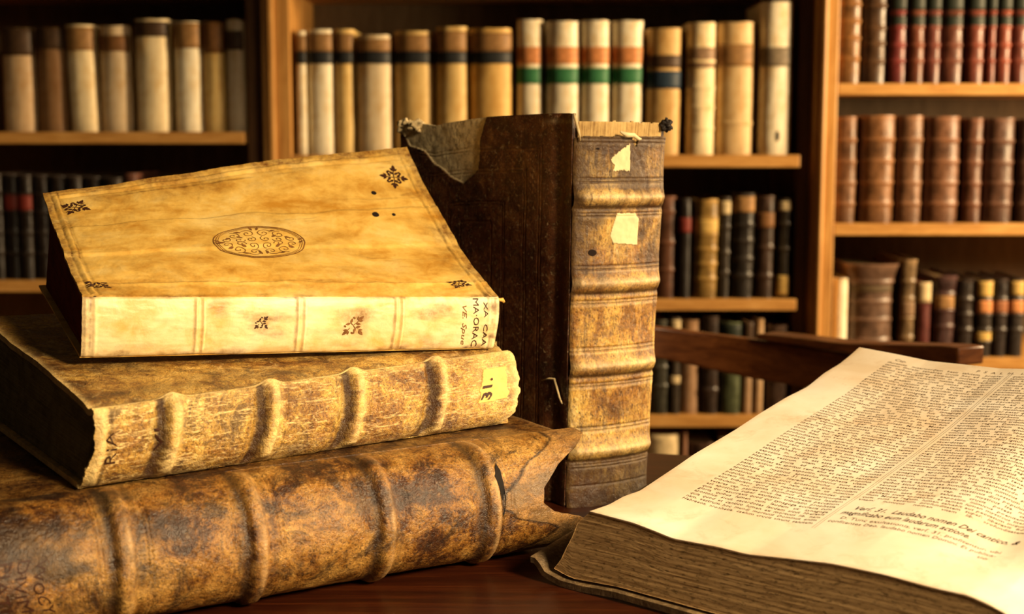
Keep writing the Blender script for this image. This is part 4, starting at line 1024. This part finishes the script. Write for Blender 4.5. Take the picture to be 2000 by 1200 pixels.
def torn4(u, v):
    if TORN is None: return 0*u
    return inside(TORN, u+0.02*f2(u, v, 8, 10, 4, 3), v+0.012*f2(u, v, 8, 10, 4, 13)).astype(float)
SC4 = facing(surfaced(cov4))
TORN = inv(SC4, [(776, 262), (790, 232), (850, 239), (976, 228), (962, 243), (938, 268), (934, 330), (908, 356), (880, 347), (850, 324), (828, 296), (800, 285)])
TORN[TORN[:, 1] < 0.03, 1] = -0.05; TORN[TORN[:, 0] > 0.96, 0] = 1.05
def ink4(u, v):
    n = sstep(-0.3, 0.3, f2(u, v, 30, 40, 3, 8)); g = 0*u
    for q in frames4(u, v): g = g+0.6*q*n
    x = u*WC; y = v*0.375; e2 = np.minimum(np.minimum(x-0.012, WC-x), np.minimum(y, 0.375-y))
    for lo, hi in ((0.036, 0.050), (0.058, 0.083)):
        pat = np.sin(x*900)*np.sin(y*900)+0.6*np.sin(x*1700+2)*np.sin(y*1700)
        g = g+0.5*sstep(0.4, 0.8, pat)*((e2 > lo) & (e2 < hi))*n
    g = g*(0.35+0.9*sstep(-0.2, 0.3, f2(u, v, 5, 6, 3, 77)))
    return np.clip(g*(1-torn4(u, v)), 0, 1)
sheet('front_board', SC4, 330, 430, 0.005, M_DARKCOVER, bk4, (WC, 0.375), dict(ink=ink4, worn=lambda u, v: np.clip(torn4(u, v)*1.0+0.2*gauss(v-0.02, 0.006)*sstep(0.0, 0.3, f2(u, v, 9, 1, 3, 2)), 0, 1)), sharp=60)
db = unit([-0.60, 0.80, 0])
K0 = C1+db*0.004; K1 = TT1+db*0.004
def covk(u, v): return bil(K1, K1+db*WC, K0, K0+db*WC, u, v)+np.array([0, 0, 0.0008])
SK = surfaced(covk)
P_ = SK(np.array([.5]), np.array([.5]), 0.01)-SK(np.array([.5]), np.array([.5]))
if P_[0, 0] < 0: SK.side = -SK.side
sheet('back_board', SK, 40, 40, 0.005, M_DARKCOVER, bk4, (WC, 0.375), sharp=60)
def pb(p, q, a, b, z): return p+(q-p)*a+(dc*(1-a)+db*a)*b+np.array([0, 0, z])
slab('page_block', [pb(C0, C1, 0.075, 0.004, 0.004), pb(C0, C1, 0.925, 0.004, 0.004), pb(C0, C1, 0.93, 0.255, 0.004), pb(C0, C1, 0.07, 0.255, 0.004),
                    pb(TT0, TT1, 0.075, 0.004, -0.004), pb(TT0, TT1, 0.925, 0.004, -0.004), pb(TT0, TT1, 0.93, 0.255, -0.004), pb(TT0, TT1, 0.07, 0.255, -0.004)], M_OLDPAGES, bk4)
patch('paper_label', S4, [(1229, 281), (1231, 337), (1196, 337), (1200, 326), (1192, 312), (1200, 299), (1214, 291), (1222, 287)], M_PAPERLAB, sp4, 0.0006, 0.0006, 46, 'torn pale paper label', rag=0.006)
patch('paper_label', S4, [(1204, 417), (1240, 415), (1247, 424), (1244, 478), (1197, 477), (1190, 462), (1197, 440)], M_PAPERLAB, sp4, 0.0006, 0.0006, 46, 'clipped pale paper label', rag=0.003)
for (px, a, b) in (((1156, 494), 0.0040, 0.0032), ((1167, 292), 0.0016, 0.0010), ((1247, 508), 0.0008, 0.0008)):
    q = uvx(S4, px); D = Decal(); D.ellipse(0, 0, a, b, 0.2, 14); D.V = [(q[0]+x/TH4, q[1]+y/HH4) for x, y in D.V]
    D.build('wormhole', S4, M_HOLE, sp4, 0.0007)
# loose bits: curled headcap, torn paper tag, crumpled corner, torn flap low on the cover, split along the joint
def crumple(name, c, rx, ry, rz, seed, mat, label=None):
    u, v = grid(48, 28); th = u*2*math.pi; ph = v*math.pi
    P = np.stack([np.cos(th)*np.sin(ph), np.sin(th)*np.sin(ph), np.cos(ph)], -1)
    r = 1+0.75*fbm(P, 2.1, 4, seed)+0.25*fbm(P, 6, 3, seed+3)
    P = P*r[..., None]*np.array([rx, ry, rz])+np.array(c)
    return mesh(name, P.reshape(-1, 3), gridfaces(48, 28, 0, True), mat, bk4, label=label)
crumple('curled_headcap', U(1301, 244, Y=TT1[1]-0.006), 0.0062, 0.006, 0.0062, 4, plain('charred_leather', (0.012, 0.007, 0.005), 0.7, 0.4, 300), 'blackened curl of leather')
M_TORN = plain('torn_hide', (0.48, 0.37, 0.20), 0.8, 0.3, 120)
fc = SC4(np.array([0.97]), np.array([0.012]))[0]
crumple('crumpled_corner', fc+np.array([-0.001, -0.002, 0.001]), 0.0085, 0.007, 0.0085, 7, M_TORN, 'pale crumpled hide at the corner')
crumple('crumpled_corner', SC4(np.array([0.90]), np.array([0.010]))[0]+np.array([0, -0.002, 0.0]), 0.009, 0.006, 0.006, 12, M_TORN)
V, F = lathe_tube([S4(np.array([a]), np.array([b]), 0.004)[0] for a, b in inv(S4, [(1207, 260), (1220, 263), (1233, 265), (1243, 269), (1248, 272)])], [0.001, 0.0026, 0.0022, 0.0018, 0.0006], 6)
mesh('torn_paper', V, F, M_PAPERLAB, bk4, label='pale scrap of torn paper')
V, F = lathe_tube([SC4(np.array([a]), np.array([b]), 0.003)[0] for a, b in inv(SC4, [(1062, 742), (1075, 737), (1086, 741), (1093, 757), (1099, 775), (1103, 790)])]+[], [0.0006, 0.0010, 0.0013, 0.0012, 0.0010, 0.0007], 6)
mesh('torn_flap', V, F, M_TORN, bk4, label='pale edge of a tear in the cover')
V, F = lathe_tube([J1+np.array([0.001, -0.003, 0.009]), J1+np.array([0.003, -0.004, 0.002]), J1+np.array([0.0055, -0.005, -0.008]), J1+np.array([0.0075, -0.006, -0.017])], [0.0012, 0.0016, 0.0013, 0.0005], 6)
mesh('torn_joint', V, F, M_TORN, bk4, label='pale torn edge at the joint')

# ================================================================== OPEN BOOK
P0 = U(1152, 999, Y=1.10); PB = U(1679, 678, Y=1.45)
evh = unit([PB[0]-P0[0], PB[1]-P0[1], 0]); euh = np.array([evh[1], -evh[0], 0.0])
LEFT = [(1152, 999), (1190, 986), (1218, 970), (1250, 959), (1325, 909), (1355, 888), (1436, 840), (1481, 810), (1535, 777), (1577, 756), (1610, 729), (1640, 711), (1660, 695), (1679, 678)]
FRONT = [(1152, 999), (1236, 1021), (1278, 1037), (1314, 1052), (1404, 1069), (1460, 1083), (1500, 1087), (1600, 1098), (1625, 1101), (1725, 1122), (1825, 1149), (1890, 1163), (1925, 1178), (1965, 1199)]
Lp = np.array([UP(x, y, P0, euh) for x, y in LEFT]); Fp = np.array([UP(x, y, P0, evh) for x, y in FRONT])
lv = (Lp-P0)@evh; lz = Lp[:, 2]-P0[2]; fu = (Fp-P0)@euh; fz = Fp[:, 2]-P0[2]
PL = lv[-1]; GUT = fu[-1]+0.035
fu = np.r_[fu, fu[-1]+0.018, GUT]; fz = np.r_[fz, fz[-1]-0.010, fz[-1]-0.032]
FK = [0, GUT*0.2, GUT*0.4, GUT*0.6, GUT*0.78, GUT*0.88, GUT*0.95, GUT]
def smooth_interp(x, xs, ys):
    k = 9; o = 0; tot = 0
    for d in np.linspace(-1, 1, k):
        w = 1-abs(d)*0.8; o = o+w*np.interp(x+d*0.006, xs, ys); tot += w
    return o/tot
def page(um, vm, raw=False):
    um = np.asarray(um, float); vm = np.asarray(vm, float)
    tv = np.interp(vm, [0, PL*0.33, PL*0.66, PL], np.interp([0, PL*0.33, PL*0.66, PL], lv, lz)); tu = np.interp(um, FK, np.interp(FK, fu, fz))
    z = tv+(smooth_interp(vm, lv, lz)-tv)*(0.12+0.88*np.exp(-um/0.035))+tu+(smooth_interp(um, fu, fz)-tu)*(0.15+0.85*np.exp(-vm/0.05))
    t = vm/PL; s = um/GUT
    inner = np.clip(vm/0.05, 0, 1)*np.clip(um/0.05, 0, 1)*np.clip((PL-vm)/0.05, 0, 1)
    z = z+inner*(0.0021*f2(um, vm, 11, 9, 3, 3)+0.0005*f2(um, vm, 34, 26, 3, 4))
    # waves running along the columns, a hollow and a ridge near the gutter
    rel = sstep(0.0, 0.12, vm)*sstep(0.0, 0.10, PL-vm)
    z = z+rel*(0.0075*gauss(um-0.335+0.10*(vm-0.15), 0.022)-0.0060*gauss(um-0.285+0.05*(vm-0.2), 0.022))
    P = P0+um[..., None]*euh+vm[..., None]*evh
    P[..., 2] = P0[2]+z
    return P
SPg = surfaced(page, 5e-4)
P_ = SPg(np.array([.1]), np.array([.1]), 0.01)-SPg(np.array([.1]), np.array([.1]))
if P_[0, 2] < 0: SPg.side = -1
BOT = [(1082, 1111), (1116, 1130), (1208, 1147), (1320, 1178), (1404, 1201)]
Bp = np.array([UP(x, y, P0, evh) for x, y in BOT]); bu = (Bp-P0)@euh; bz = Bp[:, 2]
slope = (bz[-1]-bz[0])/(bu[-1]-bu[0])
bk5 = thing('open_book', 'large open printed book with wavy cream pages in two columns of text', 'book', P0+np.array([0.15, 0.1, 0])-np.array([0, 0, P0[2]-TZ]))
def fgrime(u, v): return np.clip(0.55*gauss(np.minimum(u, v), 0.0035)*(0.6+f2(u, v, 60, 60, 3, 2))+0.15*sstep(0.0, 0.3, f2(u, v, 12, 12, 3, 4)), 0, 1)
pg5 = sheet('page', SPg, 300, 330, 0.0006, M_PAPER, bk5, (1, 1), dict(grime_shade=fgrime), a=(0, GUT), b=(0, PL), sharp=80)
# block of leaves under the page
LE = [(1152, 999), (1128, 1024), (1118, 1046), (1106, 1066), (1096, 1088), (1082, 1111)]
Ep = np.array([UP(x, y, P0, evh) for x, y in LE]); eu = (Ep-P0)@euh; ez = Ep[:, 2]; ek = np.linspace(0, 1, len(LE))
def zbot(u): return np.where(u < bu[-1], np.interp(u, bu, bz), bz[-1]+0.25*slope*(u-bu[-1]))
def front(u, k):
    """u 0..1 along the edge, k 0 top .. 1 bottom"""
    l = np.interp(k, ek, eu); U_ = l+(GUT-l)*u
    ztop = P0[2]+smooth_interp(np.maximum(U_, 0), fu, fz)-0.0007; zb = zbot(U_)
    zt0 = np.where(U_ < 0, ztop, ztop); z = ztop*(1-k)+zb*k
    P = P0+U_[..., None]*euh; P[..., 2] = z
    return P
nU, nK, nV = 150, 50, 60
V = []; F = []; UVl = []
def addgrid(P, uv, flip):
    o = len(V); n, m = P.shape[:2]; V.extend(P.reshape(-1, 3)); UVl.extend(uv.reshape(-1, 2)); F.extend(map(tuple, gridfaces(n, m, o, flip)))
u, k = grid(nU, nK); Pf = front(u, k); wob = 0.0003*f2(Pf[..., 0], Pf[..., 2], 30, 600, 3, 3)
addgrid(Pf+(0.0006+wob)[..., None]*evh*1.0, np.stack([u*GUT, (1-k)*0.07], -1), True)
def vol(u, k, v):
    P = front(u, k); q = page(np.clip(P[..., 0]*0+((P-P0)@euh), 0, GUT), v*PL)
    q0 = page(np.clip((P-P0)@euh, 0, GUT), 0*v)
    return P+(q-q0)*1.0+(np.array([0, 0, 1.0])*0)
u, v = grid(60, nV)
addgrid(vol(u, 0*u, v)-np.array([0, 0, 0.0004]), np.stack([u*GUT, v*PL], -1), False)
addgrid(vol(u, 0*u+1, v), np.stack([u*GUT, v*PL], -1), True)
k, v = grid(nK, nV); addgrid(vol(0*k, k, v), np.stack([v*PL, (1-k)*0.07], -1), True)
u, k = grid(60, nK); addgrid(vol(u, k, 0*u+1), np.stack([u*GUT, (1-k)*0.07], -1), False)
k, v = grid(nK, nV); addgrid(vol(0*k+1, k, v), np.stack([v*PL, (1-k)*0.07], -1), False)
mesh('page_block', V, F, M_BLOCK, bk5, uv=np.array(UVl), smooth=False)
# board under the block, its left end turned up
tilt = (page(np.array([0.1]), np.array([PL]))-page(np.array([0.1]), np.array([0.0])))[0]
BU = np.linspace(-0.058, GUT+0.02, 60)
def board(x, v):
    L = BU[0]+x*(BU[-1]-BU[0]); P = P0+L[..., None]*euh+(v-0.004)[..., None]*evh*1.0
    zb = zbot(np.maximum(L, bu[0]))-0.0032+0.010*sstep(-0.040, -0.053, L)-0.0015*gauss(L+0.03, 0.02)
    P[..., 2] = np.maximum(zb-0.0052*sstep(0.0, 0.30, L)*0, TZ+0.006)+v*tilt[2]/PL
    return P
SBd = surfaced(board); SBd.side = SPg.side
M_BOARD = old_leather('worn_board_leather', [(0.0, (0.07, 0.045, 0.02)), (0.4, (0.17, 0.11, 0.05)), (0.7, (0.28, 0.19, 0.09)), (1.0, (0.4, 0.3, 0.16))], (0.05, 0.03, 0.015), (0.5, 0.4, 0.24), (0.05, 0.03, 0.02), rough=0.6)
sheet('board', SBd, 90, 60, 0.0055, M_BOARD, bk5, (0.42, PL), a=(0, 1), b=(0, PL+0.006), sharp=60)
# facing half, outside the frame: leaves rising again from the gutter
def page2(um, vm):
    P = page(np.full_like(um, GUT), vm); P = P+um[..., None]*euh
    P[..., 2] = page(np.clip(GUT-um, 0.0, GUT), vm)[..., 2]*1.0
    return P
SP2 = surfaced(page2, 5e-4); SP2.side = SPg.side
um, vm = grid(50, 40); Pt = page2(um*0.33, vm*PL); zlow = (TZ+0.012)+vm*tilt[2]
V = []; F = []; UVl = []
Pb = Pt.copy(); Pb[..., 2] = np.minimum(zlow, Pt[..., 2]-0.002)
addgrid(Pt, np.stack([um, vm], -1), False); addgrid(Pb, np.stack([um, vm], -1), True)
for sl, fl in ((np.s_[:, 0], True), (np.s_[:, -1], False), (np.s_[-1, :], True), (np.s_[0, :], False)):
    a = Pt[sl]; b = Pb[sl]; g = np.stack([a, b], 1); addgrid(g, np.stack([np.broadcast_to(np.linspace(0, .3, len(a))[:, None], (len(a), 2)), np.broadcast_to([0.07, 0.0], (len(a), 2))], -1), fl)
mesh('facing_leaves', V, F, M_PAPER, bk5, uv=np.array(UVl), smooth=False)
# printed text
WORDS = ('in et non ad est ut qui cum sed per quod ex aut hoc eius enim Christus Dominus Deus salutem prophetia poenitentiam ecclesia populus quoniam super terram '
         'vitam aeternam iustitia misericordiam sanctus spiritus pater filius gloria laudem cantico nomen verbum fidei gratiam peccatum mortuus resurrexit vivunt '
         'apostolus scriptum illum quidem autem propter omnes hominum nostrum vestrum dicit respondet ergo igitur quibus sunt fuit esse potest videtur mundi lumen '
         'tenebrae caelum aquarum profunditatem mansuetudo humilitas oratio deprecatio tribulatio synagoga Moses Hebraeos lib. cap. vers. Psal. Isa. 31 sicut ita nam '
         'ipse tamen quia beati patres veteres expositio sensus literalis mysticus crucis sacerdotes regum inimicus iniquitas liberavit salvabit exultatio').split()
rt = random.Random(4)
def prose(nch, lead=''):
    s = lead
    while len(s) < nch:
        w = rt.choice(WORDS); s += w+(rt.choice([', ', '. ', ': ']) if rt.random() < 0.13 else ' ')
    return s
def um_of(px): return inv(SPg, [px], 0, GUT, 0, PL)[0]
tl, tr, blq, brq = [um_of(p) for p in ((1718, 717), (1940, 714), (1326, 984), (1598, 1034))]
c2l, c2r = um_of((1626, 1010)), um_of((1992, 1096))
def column(u0, u1, v0, v1, nl, lead, name, mat=None, size_k=0.93, clip_v=None, word=1.1):
    w = u1-u0; lh = (v1-v0)/nl; size = lh*size_k
    Vt, Ft = glyphs(prose(int(nl*w/(size*0.44)*1.25), lead), size, 'JUSTIFY', w, lh/size, 0.00004, 0.0, 1, word)
    Vt = np.array(Vt)
    um_ = u0+Vt[:, 0]; vm_ = v1-Vt[:, 1]*(-1)-lh*0.8
    D = Decal(); vlo = v0 if clip_v is None else clip_v
    Ft = [f for f in Ft if vm_[f[0]] > vlo and um_[f[0]] < GUT-0.003]
    used = sorted({i for f in Ft for i in f}); mp = {i: n for n, i in enumerate(used)}
    D.V = [(um_[i], vm_[i]) for i in used]; D.F = [tuple(mp[i] for i in f) for f in Ft]
    return D.build(name, SPg, mat or M_PRINT, pg5, 0.0002)
VB, VT = 0.066, PL-0.019
U1a, U1b, U2a, U2b = 0.042, 0.160, 0.1685, 0.300
column(U1a, U1b, VB, VT, 62, 'illucescat. ', 'printed_text')
column(U2a, U2b, VB+0.058, VT, 53, 'quam fallibere possunt. Mansuetudo & ', 'printed_text')
def line(txt, u, v, size, width=None, mat=None, shear=0.0, off=0.0, name='printed_heading'):
    Vt, Ft = glyphs(txt, size, offset=off, shear=shear, res=2); Vt = np.array(Vt)
    k = 1.0 if width is None else width/(Vt[:, 0].max()-Vt[:, 0].min())
    D = Decal(); D.V = [(u+x*k, v+y) for x, y in Vt]; D.F = Ft
    D.build(name, SPg, mat or M_PRINTDARK, pg5, 0.0002)
line('Ver\u017f. 31.  Laudabo nomen Dei cantico, &', U2a+0.006, 0.1035, 0.0105, U2b-U2a-0.004, shear=0.32, off=0.00012)
line('magnificabo eum laudarum actione.', U2a+0.001, 0.0925, 0.0105, U2b-U2a-0.030, shear=0.32, off=0.00012)
line('D. Tunc exultationis, ver\u017f. 31. profitentur, ubi', U2a+0.006, 0.0825, 0.0068, U2b-U2a-0.008, M_PRINT, name='printed_text')
line('confitentes Deo, laudabo nomen Domini. Et publica-', U2a, 0.0745, 0.0068, U2b-U2a-0.002, M_PRINT, name='printed_text')
line('tio', U2b-0.012, 0.0665, 0.0068, None, M_PRINT, name='printed_text')
line('Cap.', U1a+0.004, PL-0.016, 0.007, None, M_PRINT, name='running_head')
line('P  S  A  L  M.   LXVIII.', U1b-0.030, PL-0.016, 0.007, None, M_PRINT, name='running_head')
D = Decal()
for uu in (0.1634, 0.1656): D.ribbon([(uu, v) for v in np.linspace(VB-0.006, VT+0.004, 120)], 0.0003)
D.build('column_rule', SPg, M_PRINT, pg5, 0.0002)
